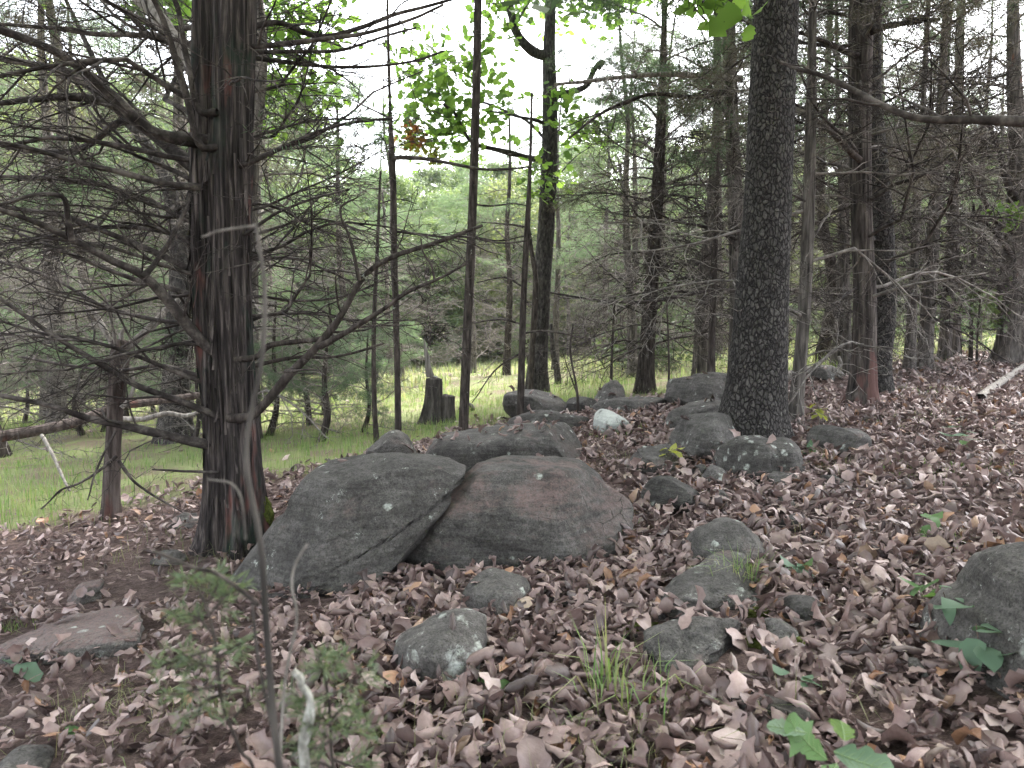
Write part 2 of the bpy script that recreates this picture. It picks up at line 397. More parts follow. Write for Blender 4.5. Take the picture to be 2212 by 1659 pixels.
rockmat('rock', .35, .25, 1.0); rockmat('rock_big', .3, .85, .8, spots=-.16); rockmat('rock_slab', .5, .3, .82, spots=-.12); rockmat('rock_dark', .2, .1, .65); rockmat('rock_spotted', .4, .1, .8, spots=1.25)
rockmat('rock_lichen', .75, .2, 1.1, white=.12); rockmat('rock_white', .6, 0, 1.4, white=.72); rockmat('rock_bluish', .6, .15, .95); rockmat('rock_red', .45, 1.6, 1.3)
a = Mat('moss', 1, .1); nn = a.noise(a.pos(), 60, 4); a.color(a.ramp(nn, (.35, (.035, .045, .012)), (.65, (.11, .125, .03)))).bump(a.noise(a.pos(), 220, 3), 1, .01); M['moss'] = a.m

# ------------------------------------------------------------------ ground (one graded sheet to the horizon)
LIT = np.array([ground_at(u, v) for u, v in ((-600, 1190), (0, 1150), (170, 1120), (330, 1085), (600, 1035), (760, 1005), (900, 965), (1010, 925), (1200, 895), (1330, 868), (1500, 850), (1640, 838), (1750, 815), (1850, 800), (1960, 785), (2212, 766), (2500, 764))])
order = np.argsort(LIT[:, 0]); LX, LY = LIT[order, 0], LIT[order, 1]
BARE = [(ground_at(270, 1275), .8, .36), (ground_at(120, 1390), .8, .3), (ground_at(330, 1230), .6, .3), (ground_at(520, 1195), .5, .22), (ground_at(860, 1215), .35, .16), (ground_at(1630, 1320), .22, .1)]
def bare(x, y):
    r = 0
    for c, a_, b_ in BARE: r = np.maximum(r, np.exp(-(((x - c[0]) / a_) ** 2 + ((y - c[1]) / b_) ** 2) * 1.3))
    return r
def grassy(x, y):
    """1 where grass grows, 0 on the leaf floor"""
    yb = np.interp(x, LX, LY); n = .5 * vnoise(x * .9, y * .9, seed=21) + .35 * vnoise(x * 3, y * 3, seed=22)
    return smooth(-.35, .45, (y - yb) / (1 + .06 * y) + n * .8)

xs = np.unique(np.concatenate([np.linspace(-5, 7, 161), np.linspace(-30, 40, 101), np.sign(np.linspace(-1, 1, 61)) * np.abs(np.linspace(-1, 1, 61)) ** 3 * 700]))
ys = np.unique(np.concatenate([np.linspace(-1, 12, 191), np.linspace(12, 60, 90), -np.linspace(1, 200, 20), 60 + np.linspace(0, 1, 30) ** 2 * 900]))
X, Y = np.meshgrid(xs, ys); Z = gz(X, Y) + np.where((Y < 14) & (np.abs(X) < 8), .012 * fbm(X * 5, Y * 5, oct=3, seed=9), 0)
V = np.column_stack([X.ravel(), Y.ravel(), Z.ravel()]); nx = len(xs)
i = np.arange(len(ys) - 1)[:, None]; j = np.arange(nx - 1)[None]
me = mesh_np('ground', V, [np.stack([i * nx + j, i * nx + j + 1, (i + 1) * nx + j + 1, (i + 1) * nx + j], -1).reshape(-1, 4)])
at_ = me.attributes.new('grass', 'FLOAT', 'POINT'); at_.data.foreach_set('value', grassy(V[:, 0], V[:, 1]).astype(np.float32))
at_ = me.attributes.new('bare', 'FLOAT', 'POINT'); at_.data.foreach_set('value', bare(V[:, 0], V[:, 1]).astype(np.float32))
a = Mat('forest_floor', .95, .1)
n1 = a.noise(a.pos(), 26, 6, .7); n2 = a.noise(a.pos((1, 1, 1)), 2.2, 5, .6); n3 = a.noise(a.pos((1, 3.2, 1)), 90, 4, .75)
soil = a.ramp(a.math('ADD', a.math('MULTIPLY', n1, .5), a.math('MULTIPLY', n3, .5)), (.38, (.03, .02, .018)), (.5, (.1, .07, .063)), (.62, (.22, .16, .145)))
turf = a.mix(n1, (.13, .16, .065), (.25, .27, .13)); turf = a.mix(a.ramp(n2, (.45, 0.0), (.58, .85)), turf, a.mix(n3, (.1, .07, .055), (.24, .19, .15)))
c = a.mix(a.n('Attribute', attribute_name='grass').outputs['Fac'], soil, turf)
a.color(c).bump(a.math('ADD', n1, n3), .8, .02)
me.materials.append(a.m); obj('ground', me, kind='structure')

# ------------------------------------------------------------------ rocks
_ico = {}
def ico(k):
    if k not in _ico:
        b = bmesh.new(); bmesh.ops.create_icosphere(b, subdivisions=k, radius=1)
        b.verts.ensure_lookup_table(); _ico[k] = (np.array([v.co[:] for v in b.verts]), np.array([[v.index for v in f.verts] for f in b.faces])); b.free()
    return _ico[k]

ROCKS = []     # (centre x, y, rx, ry) so that litter does not waste leaves inside
def rock(name, label, px, depth, mat='rock', sub=5, seed=0, amp=.05, facets=6, strata=.008, p=2.5, yc=.42, tilt=.12, group=None, Yf=None, lichen_cap=False):
    px = np.array(px, float); low = px[np.argmax(px[:, 1])]
    if Yf is None: Yf = ground_at(*low)[1]
    Yc = Yf + yc * depth
    Q = np.array([at(u, v, Yc) for u, v in px]); cx, cz = (Q[:, 0].min() + Q[:, 0].max()) / 2, (Q[:, 2].min() * .55 + Q[:, 2].max() * .45)
    o2 = spline(np.column_stack([np.vstack([Q, Q[:1]])[:, [0, 2]], np.zeros(len(Q) + 1)]), 260)
    ph = np.arctan2(o2[:, 1] - cz, o2[:, 0] - cx); rr = np.hypot(o2[:, 1] - cz, o2[:, 0] - cx)
    k = np.argsort(ph); ph, rr = ph[k], rr[k]
    D, Fc = ico(sub); G = np.random.default_rng(seed + 100)
    m = np.hypot(D[:, 0], D[:, 2]); fi = np.arctan2(D[:, 2], D[:, 0])
    s = (np.abs(m) ** p + np.abs(D[:, 1]) ** p) ** (-1 / p)
    r = np.interp(fi, ph, rr, period=2 * np.pi)
    size = math.sqrt(max(rr.mean() * depth * .5, 1e-4))
    P = np.column_stack([r * m * s * np.cos(fi), depth * .5 * D[:, 1] * s, r * m * s * np.sin(fi)])
    # lower back half: let it widen into the ground
    P[:, 1] *= 1 + .12 * vnoise(P[:, 0] * 2 / size, P[:, 2] * 2 / size, seed=seed)
    for q in range(facets):
        nrm = unit(np.array([G.normal(0, .8), -abs(G.normal(.5, .7)), G.normal(.25, .6)]))
        dd = P @ nrm; lim = np.quantile(dd, G.uniform(.86, .95)); ex = np.maximum(dd - lim, 0)
        P -= (ex * .85)[:, None] * nrm
    N = P / (np.linalg.norm(P, axis=1, keepdims=True) + 1e-9)
    sc = 1.6 / size
    d = amp * size * fbm(P[:, 0] * sc + seed, P[:, 1] * sc, P[:, 2] * sc, 6, seed, .52)
    w = (P[:, 2] + tilt * P[:, 0] + .35 * P[:, 1] * tilt) / .035 + .8 * vnoise(P[:, 0] * 3, P[:, 1] * 3, P[:, 2] * 3, seed + 3)
    st = vnoise(w, w * 0, w * 0, seed + 4) + .5 * vnoise(w * 2.7, w * 0, P[:, 0] * 4, seed + 6)
    d = d + strata * st * (.4 + .6 * np.abs(vnoise(P[:, 0] * 2.5, P[:, 1] * 2.5, P[:, 2] * 5, seed + 8)))
    P = P + d[:, None] * N
    me = mesh_np(name, P, [Fc], [M[mat]])
    base = np.array([cx, Yc, cz])
    o = obj(name, me, loc=base); tag(o, label, 'rock', group)
    ROCKS.append((cx, Yc, (Q[:, 0].max() - Q[:, 0].min()) / 2, depth / 2, cz))
    return o

def slab(name, label, px, h, mat, sub=6, seed=0, amp=.09, facets=7, strata=.006, tilt=0.0):
    """low stone whose plan outline is given by ground points; h = height of its top above the soil"""
    Q = np.array([ground_at(u, v) for u, v in px]); c = (Q.min(0) + Q.max(0)) / 2
    o2 = spline(np.column_stack([np.vstack([Q, Q[:1]])[:, :2], np.zeros(len(Q) + 1)]), 260); ph = np.arctan2(o2[:, 1] - c[1], o2[:, 0] - c[0]); rr = np.hypot(o2[:, 1] - c[1], o2[:, 0] - c[0]); k = np.argsort(ph)
    D, Fc = ico(sub); G = np.random.default_rng(seed + 100); m = np.hypot(D[:, 0], D[:, 1]); fi = np.arctan2(D[:, 1], D[:, 0]); s_ = (m ** 4.5 + np.abs(D[:, 2]) ** 4.5) ** (-1 / 4.5)
    r = np.interp(fi, ph[k], rr[k], period=2 * np.pi); size = rr.mean()
    P = np.column_stack([r * m * s_ * np.cos(fi), r * m * s_ * np.sin(fi), h * D[:, 2] * s_])
    for q in range(facets):
        nrm = unit(np.array([G.normal(0, .5), G.normal(-.2, .5), abs(G.normal(.7, .4))])); dd = P @ nrm; lim = np.quantile(dd, G.uniform(.8, .95)); P -= (np.maximum(dd - lim, 0) * .9)[:, None] * nrm
    P[:, 2] += tilt * P[:, 1]; d = amp * size * fbm(P[:, 0] * 2 / size + seed, P[:, 1] * 2 / size, P[:, 2] * 2 / size, 6, seed, .55)
    w = (P[:, 2] + .2 * P[:, 0]) / .02 + vnoise(P[:, 0] * 4, P[:, 1] * 4, P[:, 2] * 4, seed + 3); d = d + strata * vnoise(w, w * 0, w * 0, seed + 4)
    N = P / (np.linalg.norm(P, axis=1, keepdims=True) + 1e-9); P = P + d[:, None] * N; P[:, 2] += gz(P[:, 0] + c[0], P[:, 1] + c[1]) - float(gz(c[0], c[1])) + .03
    c[2] = float(gz(c[0], c[1])); o = obj(name, mesh_np(name, P, [Fc], [M[mat]]), loc=c); tag(o, label, 'rock'); ROCKS.append((c[0], c[1], np.ptp(Q[:, 0]) * .55, np.ptp(Q[:, 1]) * .55, c[2])); return o

rock('boulder', 'long sloping grey slab boulder leaning against the left side of the rust-topped boulder', [(737,1005),(787,997),(862,990),(937,989),(987,1002),(1017,1017),(957,1047),(985,1062),(950,1115),(905,1170),(850,1225),(790,1240),(715,1255),(650,1285),(580,1310),(455,1330),(490,1262),(535,1205),(578,1158),(612,1118),(640,1080),(660,1040),(690,1015)], 1.2, 'rock_slab', 7, 2, .05, 3, .011, 2.4, .56, -.35)
rock('boulder', 'largest central boulder with a broad rusty top and dark undercut front', [(952,1262),(912,1225),(868,1170),(882,1134),(907,1100),(927,1080),(962,1045),(1007,1024),(1037,1002),(1077,995),(1137,993),(1202,998),(1262,1010),(1302,1038),(1332,1064),(1366,1104),(1345,1150),(1287,1185),(1212,1210),(1137,1225),(1077,1240),(1017,1262)], 1.25, 'rock_big', 7, 5, .055, 3, .009, 2.4, .45, .08)
rock('boulder', 'long low layered boulder lying behind the two biggest boulders', [(922,985),(942,950),(1000,937),(1057,931),(1137,921),(1217,915),(1284,914),(1314,926),(1324,968),(1237,1000),(1127,1020),(1017,1035),(950,1020)], .95, 'rock_slab', 6, 8, .05, 1, .014, 3.6, .5, .05)
rock('rock', 'rounded dark rock at the foot of the thin dead tree', [(780,1000),(797,970),(827,942),(852,932),(877,945),(892,970),(905,998),(837,1018)], .5, 'rock', 5, 11, .07)
rock('rock', 'blocky square-edged grey rock in front of the oak with the side limb', [(1088,890),(1090,856),(1110,848),(1137,847),(1212,851),(1224,862),(1222,900),(1150,915),(1097,910)], .9, 'rock', 5, 12, .05, 8, .014, 4.0)
rock('rock', 'low dark layered rock left of the white stone', [(1080,930),(1107,904),(1152,891),(1187,888),(1237,898),(1285,908),(1287,935),(1187,945)], .7, 'rock_dark', 5, 13, .06, 6, .012)
rock('rock', 'small pointed grey rock beside the foot of the dark pole', [(1055,938),(1066,921),(1077,915),(1092,934),(1075,944)], .25, 'rock', 5, 14)
rock('stone', 'pale white lichen-covered stone with a dark spot standing in the leaves', [(1280,925),(1285,895),(1298,885),(1314,885),(1332,894),(1360,914),(1350,932),(1310,940)], .55, 'rock_white', 5, 15, .04, 5, .003)
rock('rock', 'cone-shaped grey rock standing at the edge of the clearing', [(1280,872),(1297,846),(1312,830),(1332,823),(1347,845),(1357,875),(1320,885)], .8, 'rock', 5, 16, .06)
rock('rock', 'small blocky rock behind the white stone by two thin stems', [(1212,893),(1222,866),(1262,858),(1292,869),(1295,893),(1250,900)], .5, 'rock_dark', 5, 17, .06, 8)
rock('rock', 'flat wide ledge rock at the far end of the leafy gap', [(1270,890),(1302,868),(1362,860),(1432,860),(1452,874),(1430,895),(1340,900)], .8, 'rock', 5, 18, .05, 6, .012)
rock('boulder', 'large angular boulder on the rise left behind the rough-barked tree', [(1443,880),(1449,828),(1470,816),(1500,811),(1550,808),(1600,822),(1600,890),(1500,895)], 1.1, 'rock', 6, 19, .06, 9, .012, 3.2)
rock('rock', 'wedge-shaped rock with a shaded undercut left of the rough-barked tree', [(1436,922),(1452,893),(1500,872),(1555,866),(1590,880),(1585,930),(1500,938)], .7, 'rock', 5, 20, .05, 9, .01, 3.2)
rock('boulder', 'smooth speckled boulder touching the left foot of the rough-barked tree', [(1435,990),(1455,950),(1470,918),(1500,898),(1555,894),(1590,915),(1590,990),(1500,1000)], .75, 'rock', 6, 21, .05, 5, .008)
rock('boulder', 'dark rock covered in round white lichen spots at the right foot of the rough-barked tree', [(1515,1015),(1545,985),(1575,962),(1605,946),(1645,943),(1668,953),(1695,947),(1718,960),(1729,990),(1727,1025),(1650,1040),(1585,1035)], .5, 'rock_spotted', 6, 22, .05, 4, .004)
rock('rock', 'flat-topped grey rock alone in the leaves right of the rough-barked tree', [(1748,968),(1755,930),(1785,918),(1825,924),(1870,931),(1893,958),(1885,978),(1845,984),(1775,984)], .5, 'rock', 5, 23, .05, 6, .008)
rock('rock', 'dark low rock with a hollow underside right of the largest boulder', [(1388,1078),(1400,1045),(1427,1031),(1470,1040),(1505,1062),(1530,1088),(1500,1108),(1420,1106)], .45, 'rock_dark', 5, 24, .06, 6, .008)
slab('rock', 'broad low mossy rock under the yellow-topped seedling', [(1345,1016),(1357,1003),(1390,995),(1440,995),(1462,1008),(1450,1022),(1412,1026),(1370,1024)], .12, 'rock', 6, 25)
rock('stone', 'small round stone with a pale lichen top near the spotted rock', [(1518,1045),(1525,1018),(1545,1003),(1567,1018),(1572,1045),(1545,1060)], .2, 'rock_lichen', 5, 26, .06)
rock('stone', 'small dark stone between the spotted rock and the pale-topped round stone', [(1482,1034),(1500,1012),(1520,1004),(1530,1025),(1505,1042)], .2, 'rock_dark', 5, 27)
rock('stone', 'little flat stone directly below the pale-topped round stone', [(1518,1076),(1530,1062),(1560,1060),(1572,1078),(1545,1090)], .15, 'rock', 5, 47)
rock('rock', 'rounded grey rock with a green grass tuft growing against its front', [(1485,1215),(1500,1168),(1535,1140),(1575,1125),(1620,1145),(1660,1185),(1655,1235),(1575,1260),(1515,1250)], .6, 'rock', 5, 28, .07, 7, .008, 2.2)
slab('rock', 'flat bluish slab sunk in the litter above its longer neighbour', [(1415,1330),(1445,1298),(1500,1268),(1545,1248),(1595,1246),(1648,1272),(1630,1305),(1560,1325),(1500,1362),(1440,1368)], .075, 'rock_bluish', 6, 29, tilt=.1)
slab('rock', 'long bluish slab running down beside the tall green grass tuft', [(1360,1510),(1395,1440),(1440,1390),(1485,1350),(1525,1338),(1575,1350),(1598,1378),(1560,1430),(1510,1465),(1480,1510),(1415,1535)], .075, 'rock_bluish', 6, 30, tilt=.12)
rock('stone', 'pale grey stone with a small mossy stone at its right side', [(1636,1405),(1645,1360),(1675,1347),(1715,1358),(1730,1382),(1720,1422),(1665,1424)], .22, 'rock_lichen', 5, 31, .05, 8)
rock('stone', 'dark blunt stone just behind the pale grey stone', [(1694,1340),(1708,1300),(1755,1295),(1784,1317),(1780,1360),(1730,1362)], .25, 'rock_dark', 5, 32, .06, 8)
rock('stone', 'little moss-covered stone tucked against the pale grey stone', [(1712,1412),(1728,1382),(1755,1392),(1757,1420)], .12, 'moss', 5, 33)
rock('rock', 'grey rock half buried in leaves below the largest boulder', [(998,1345),(1000,1285),(1020,1258),(1057,1243),(1107,1253),(1145,1270),(1132,1315),(1087,1350),(1037,1362)], .5, 'rock', 5, 34, .05, 6, .006)
rock('rock', 'angular foreground rock with a white lichen crust on its top', [(845,1465),(845,1410),(877,1378),(917,1353),(977,1338),(1037,1338),(1085,1365),(1050,1420),(985,1470),(927,1505),(880,1510)], .42, 'rock_lichen', 5, 35, .05, 8, .007, 2.9)
rock('boulder', 'big smooth grey boulder cut off by the right edge of the view', [(2030,1450),(2046,1385),(2085,1336),(2148,1300),(2168,1256),(2212,1216),(2290,1196),(2400,1225),(2470,1350),(2450,1490),(2330,1560),(2230,1560),(2150,1520),(2070,1475)], .75, 'rock_bluish', 6, 36, .045, 5, .006, 2.5)
slab('rock', 'flat reddish slab level with the soil at the left edge', [(306,1350),(290,1343),(220,1350),(140,1360),(0,1390),(-90,1412),(-90,1450),(60,1440),(200,1428),(298,1408)], .05, 'rock_red', 6, 37)
slab('stone', 'small reddish clod of stone on the bare soil patch', [(146,1312),(155,1292),(200,1280),(224,1280),(215,1296),(180,1312)], .045, 'rock_red', 5, 38)
slab('stone', 'flat grey stone left of the big cedar at the edge of the grass', [(362,1142),(372,1128),(405,1116),(428,1126),(415,1144)], .05, 'rock_bluish', 5, 39)
slab('stone', 'thin flat stone half hidden in needles in front of the big cedar', [(318,1220),(345,1208),(385,1202),(405,1209),(390,1221),(350,1226)], .035, 'rock', 5, 40)
rock('stone', 'grey stone at the bottom left corner of the forest floor', [(-30,1675),(0,1640),(60,1636),(98,1650),(92,1690)], .2, 'rock', 5, 41)
rock('stone', 'small stone in the leaves two paces right of the dark hollow rock', [(1672,1095),(1680,1078),(1697,1073),(1716,1080),(1712,1100)], .15, 'rock', 5, 42)
rock('stone', 'dark stone poking from the leaves right above the tufted rock', [(1688,1145),(1700,1120),(1730,1116),(1747,1136),(1735,1150)], .2, 'rock_dark', 5, 43)
rock('stone', 'low dark stone below the flat-topped lone rock', [(1768,1052),(1785,1029),(1825,1032),(1830,1055)], .25, 'rock_dark', 5, 44)
slab('stone', 'flat grey stone right below the white-spotted rock', [(1652,1050),(1680,1036),(1710,1040),(1718,1056),(1680,1060)], .06, 'rock', 5, 45)
rock('stone', 'small pale stone in leaves left of the right-edge boulder', [(1958,1455),(1963,1428),(1990,1428),(1994,1468)], .1, 'rock_lichen', 5, 46)
rock('stone', 'small round stone in the leaf pocket behind the largest boulder', [(1170,1000),(1180,984),(1195,982),(1206,1000)], .14, 'rock_dark', 5, 48)
rock('rock', 'low rock among roots right of the grey dead trunk', [(1735,822),(1750,800),(1785,798),(1812,824)], .5, 'rock', 5, 49)
rock('stone', 'little dark stone in the grass near the broken stump', [(988,885),(1000,870),(1018,872),(1026,888)], .3, 'rock_dark', 5, 50)
# ------------------------------------------------------------------ branch pools (shared meshes)
def sprays(tips, G, k, ln, wd, spread=.7, jit=.03, droop=.15):
    """slim pointed leaflets round each twig point -> V, tris"""
    P = np.repeat(np.array([t[0] for t in tips]), k, 0); D = np.repeat(np.array([t[1] for t in tips]), k, 0)
    n = len(P); d = D + G.normal(0, spread, (n, 3)); d[:, 2] -= droop; d /= np.linalg.norm(d, axis=1, keepdims=True)
    s = np.cross(d, G.normal(0, 1, (n, 3))); s /= np.linalg.norm(s, axis=1, keepdims=True) + 1e-9
    L = ln * G.uniform(.55, 1.3, n)[:, None]; w = wd * G.uniform(.6, 1.3, n)[:, None]
    a = P + G.normal(0, jit, (n, 3))
    V = np.stack([a, a + d * L * .5 + s * w, a + d * L, a + d * L * .5 - s * w], 1).reshape(-1, 3)
    return V, np.arange(n * 4).reshape(-1, 4)

def branch_mesh(seed, kind, L=1.8):
    G = np.random.default_rng(seed); T = Tubes(); tips = []
    if kind == 'dead':
        grow(T, tips, (0, 0, 0), (1, 0, G.uniform(-.1, .35)), L, .014, 0, 3, G, droop=G.uniform(-.12, .2), wig=.13, nch=(14, 5, 2), rmin=.0034)
    elif kind == 'bare':
        grow(T, tips, (0, 0, 0), (1, 0, G.uniform(-.1, .4)), L, .017, 0, 2, G, droop=G.uniform(-.1, .22), wig=.16, nch=(8, 4))
    else:
        grow(T, tips, (0, 0, 0), (1, 0, G.uniform(.1, .5)), L, .016, 0, 3, G, droop=.16, wig=.1, nch=(16, 7, 3))
    V, Q = T.arrays(); mats = [M['twig_pale' if (kind == 'bare' or seed % 3 == 0) else 'twig_grey']]; fs = [Q]; mi = np.zeros(len(Q), int)
    if kind in ('green', 'dry', 'pale'):
        tp = [t for t in tips if t[2] >= 2]
        V2, q2 = sprays(tp, G, 5 if kind != 'dry' else 4, .05 if kind != 'dry' else .045, .0042 if kind != 'dry' else .0032)
        fs.append(q2 + len(V)); V = np.vstack([V, V2]); mi = np.concatenate([mi, np.ones(len(q2), int)])
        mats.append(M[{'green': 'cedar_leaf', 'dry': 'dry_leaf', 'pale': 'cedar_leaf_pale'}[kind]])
    return mesh_np('branch', V, fs, mats, midx=mi)
POOL = {k: [branch_mesh(s0 + i, k) for i in range(n)] for k, n, s0 in (('dead', 8, 100), ('bare', 4, 200), ('green', 6, 300), ('dry', 5, 400), ('pale', 4, 500))}

POOL['dark'] = []  # near copies of the dead branches; backlit silhouette darkness put into their colour
for me_ in POOL['dead']:
    c_ = me_.copy(); c_.name = 'branch'; c_.materials[0] = M['twig']; POOL['dark'].append(c_)
def along(pts, rad, h):
    z = pts[:, 2]; i = int(np.clip(np.searchsorted(z, h) - 1, 0, len(z) - 2)); t = (h - z[i]) / (z[i + 1] - z[i] + 1e-9)
    return pts[i] * (1 - t) + pts[i + 1] * t, rad[i] * (1 - t) + rad[i + 1] * t

def attach(root, pts, rad, h, yaw, pitch, sc, me, rnd):
    p, r = along(pts, rad, h)
    p = p + np.array([math.cos(yaw), math.sin(yaw), 0]) * r * .6
    return obj('branch', me, root, p, (rnd.normal(0, .25), -pitch, yaw), sc)

def limbs(root, pts, rad, seed, spec):
    """spec rows: (kind, count, h0, h1, scale0, scale1, pitch0, pitch1[, yaw list])"""
    rnd = np.random.default_rng(seed); yaw = rnd.uniform(0, 6.28)
    for row in spec:
        kind, n, h0, h1, s0, s1, p0, p1 = row[:8]
        for i in range(n):
            h = h0 + (h1 - h0) * (i + rnd.random()) / n
            yaw += 2.4 + rnd.normal(0, .5)
            y_ = row[8][i % len(row[8])] + rnd.normal(0, .35) if len(row) > 8 else yaw
            attach(root, pts, rad, h, y_, rnd.uniform(p0, p1), rnd.uniform(s0, s1), POOL[kind][rnd.integers(len(POOL[kind]))], rnd)

def px_trunk(px, top=None, Y=None):
    """(u, v, width) points -> base, local points, radii; extended to height top above the base"""
    base = ground_at(px[0][0], px[0][1]) if Y is None else None
    if Y is None: Y = base[1]
    W = np.array([at(u, v, Y) for u, v, w in px]); R_ = np.array([w * .5 * Y / F for u, v, w in px])
    if base is None: base = W[0].copy(); base[2] = float(gz(base[0], base[1]))
    L = W - base
    L[0] = (L[0][0], 0, -.06)
    if top and L[-1][2] < top:
        d = unit(L[-1] - L[-2]); d = unit(d + np.array([0, 0, .6])); ln = top - L[-1][2]
        L = np.vstack([L, L[-1] + d * ln * .5, L[-1] + d * ln]); R_ = np.concatenate([R_, [R_[-1] * .62, R_[-1] * .14]])
    return base, L, R_

def tree(name, label, px, mat, spec=(), top=7.0, seed=0, nt=28, nz=90, disp=None, flare=.4, fh=.2, group=None, Y=None, cat='tree', lobes=5, section=None):
    base, L, R_ = px_trunk(px, top, Y)
    root = thing(name, base, label, cat, group)
    me = trunk_mesh('trunk', L, R_, nt, nz, disp, [M[mat]], flare, fh, lobes, seed, section=section)
    obj('trunk', me, root)
    limbs(root, L, R_, seed, spec)
    return root, base, L, R_

def px_branch(root, base, px, w0, w1, Y0, Y1, mat='twig', G=None, nch=None, maxlev=2, n=26, sides=8, droop=.08, name='branch', wig=.13, leaves=None, t0=.1, label=None, nob=.12):
    """a branch traced through the picture at its own depth, with grown side twigs"""
    k = len(px); W = np.array([at(u, v, Y0 + (Y1 - Y0) * i / (k - 1)) for i, (u, v) in enumerate(px)]) - base
    P = spline(W, n); t = np.linspace(0, 1, n)
    R_ = (w0 * (1 - t) + w1 * t) * .5 * (Y0 + (Y1 - Y0) * t) / F
    R_ = R_ * (1 + nob * vnoise(t * 9, t * 0 + w0, t * 0, int(w0 * 7)))
    P = P + .012 * np.column_stack([vnoise(t * 7, t * 0 + s, t * 0, 77 + s) for s in range(3)]) * min(1.0, 30 * R_.mean())
    T = Tubes(); T.add(P, R_, sides); tips = []
    if nch:
        Lp = np.linalg.norm(np.diff(P, axis=0), axis=1).sum()
        grow(T, tips, None, None, Lp, R_[0], 0, maxlev, G, droop, wig, nch, path=(P, R_), t0=t0)
    V, Q = T.arrays(); mats = [M[mat]]; fs = [Q]; mi = np.zeros(len(Q), int)
    nq = (n - 1) * sides
    if leaves and tips:
        V2, q2 = sprays([x for x in tips if x[2] >= maxlev], G, leaves[1], .05, .004); fs.append(q2 + len(V)); V = np.vstack([V, V2]); mi = np.concatenate([mi, np.ones(len(q2), int)]); mats.append(M[leaves[0]])
    me = mesh_np('branch', V, fs, mats, midx=mi)
    return obj(name, me, root, label=label)

# ------------------------------------------------------------------ leaves
U8 = np.array([0, .12, .28, .4, .55, .68, .85, 1]); W8 = np.array([.02, .13, .33, .22, .42, .28, .3, .06]); S8 = np.array([0, 0, .05, 0, .06, 0, .05, 0])
U6 = np.array([0, .2, .42, .6, .82, 1]); W6 = np.array([.02, .3, .22, .42, .3, .03]); S6 = np.array([0, .04, 0, .04, .03, 0])
U4 = np.array([0, .33, .7, 1]); W4 = np.array([.1, .34, .4, .08]); S4 = np.zeros(4)
U16 = np.linspace(0, 1, 17); W16 = np.interp(U16, U8, W8); W16 = .25 * np.r_[W16[0], W16[:-1]] + .5 * W16 + .25 * np.r_[W16[1:], W16[-1]]; S16 = .05 * np.interp(U16, U8, [0, 0, 1, 0, 1, 0, 1, 0]); W16[0] = .015; W16[-1] = .05
UO = np.array([0, .1, .3, .55, .8, 1]); WO = np.array([.02, .17, .33, .33, .18, .01]); SO = np.zeros(6)
def leaf_block(n, G, size, prof, cols, curl, bend, tilt, pos, sz=.35, normal=None, crinkle=.03, roll=.0, pre=None):
    """n leaves as a grid mesh each -> V (n*k,3), quads"""
    U, Wd, S = prof; r = len(U); v = np.linspace(-1, 1, cols)
    L = size * np.exp(G.normal(0, sz, n)); L = np.clip(L, size * .5, size * 1.7)[:, None, None]
    wj = 1 + G.normal(0, .14, (n, r, 1)); asp = G.uniform(.65, 1.15, (n, 1, 1))
    x = (U[None, :, None] + S[None, :, None] * np.abs(v)[None, None, :] ** 2) * np.ones((n, 1, 1))
    y = Wd[None, :, None] * v[None, None, :] * wj * asp
    k = (np.clip(G.normal(0, curl, (n, 1, 1)), -7.5, 7.5) if curl < 2 else np.where(G.random((n, 1, 1)) < .6, 1, -1) * G.uniform(.2, 1.8, (n, 1, 1)) * np.where(G.random((n, 1, 1)) < .2, .25, 1) * curl); k = k + G.normal(0, 1.6, (n, 1, 1)) * (U[None, :, None] - .5) + roll
    k = np.where(np.abs(k) < .05, .05, k)
    b = G.normal(0, bend, (n, 1, 1)); b = np.where(np.abs(b) < .05, .05, b)
    yy = np.sin(k * y) / k; zz = (1 - np.cos(k * y)) / k
    xx = np.sin(b * x) / b - zz * np.sin(b * x); z2 = (1 - np.cos(b * x)) / b + zz * np.cos(b * x)
    z2 = z2 + crinkle * (G.normal(0, .45, (n, r, cols)) + G.normal(0, 1, (n, 1, 1)) * np.sin(U[None, :, None] * 9 + v[None, None, :] * 2 + G.uniform(0, 6, (n, 1, 1))) * np.abs(v)[None, None, :] * 1.6)
    Q = np.stack([xx - .5, yy, z2], -1) * L[..., None]
    yaw = G.uniform(0, 2 * np.pi, n); th = G.normal(0, tilt, n); ax = G.uniform(0, 2 * np.pi, n)
    if pre is not None: yaw, th, ax = pre
    c, s = np.cos(yaw), np.sin(yaw)
    A = np.zeros((n, 3, 3)); A[:, 0, 0] = c; A[:, 0, 1] = -s; A[:, 1, 0] = s; A[:, 1, 1] = c; A[:, 2, 2] = 1
    ux, uy = np.cos(ax), np.sin(ax); ct, st = np.cos(th), np.sin(th); B = np.zeros((n, 3, 3))
    B[:, 0, 0] = ct + ux * ux * (1 - ct); B[:, 0, 1] = ux * uy * (1 - ct); B[:, 0, 2] = uy * st
    B[:, 1, 0] = ux * uy * (1 - ct); B[:, 1, 1] = ct + uy * uy * (1 - ct); B[:, 1, 2] = -ux * st
    B[:, 2, 0] = -uy * st; B[:, 2, 1] = ux * st; B[:, 2, 2] = ct
    Q = np.einsum('nij,nrcj->nrci', B @ A, Q)
    if pos is not None:
        zmin = Q[..., 2].min((1, 2)); Q[..., 2] -= zmin[:, None, None]
        Q = Q + pos[:, None, None, :]
    K = r * cols
    i = np.arange(r - 1)[:, None]; j = np.arange(cols - 1)[None]
    q = np.stack([i * cols + j, i * cols + j + 1, (i + 1) * cols + j + 1, (i + 1) * cols + j], -1).reshape(-1, 4)
    return Q.reshape(-1, 3), (q[None] + (np.arange(n) * K)[:, None, None]).reshape(-1, 4)

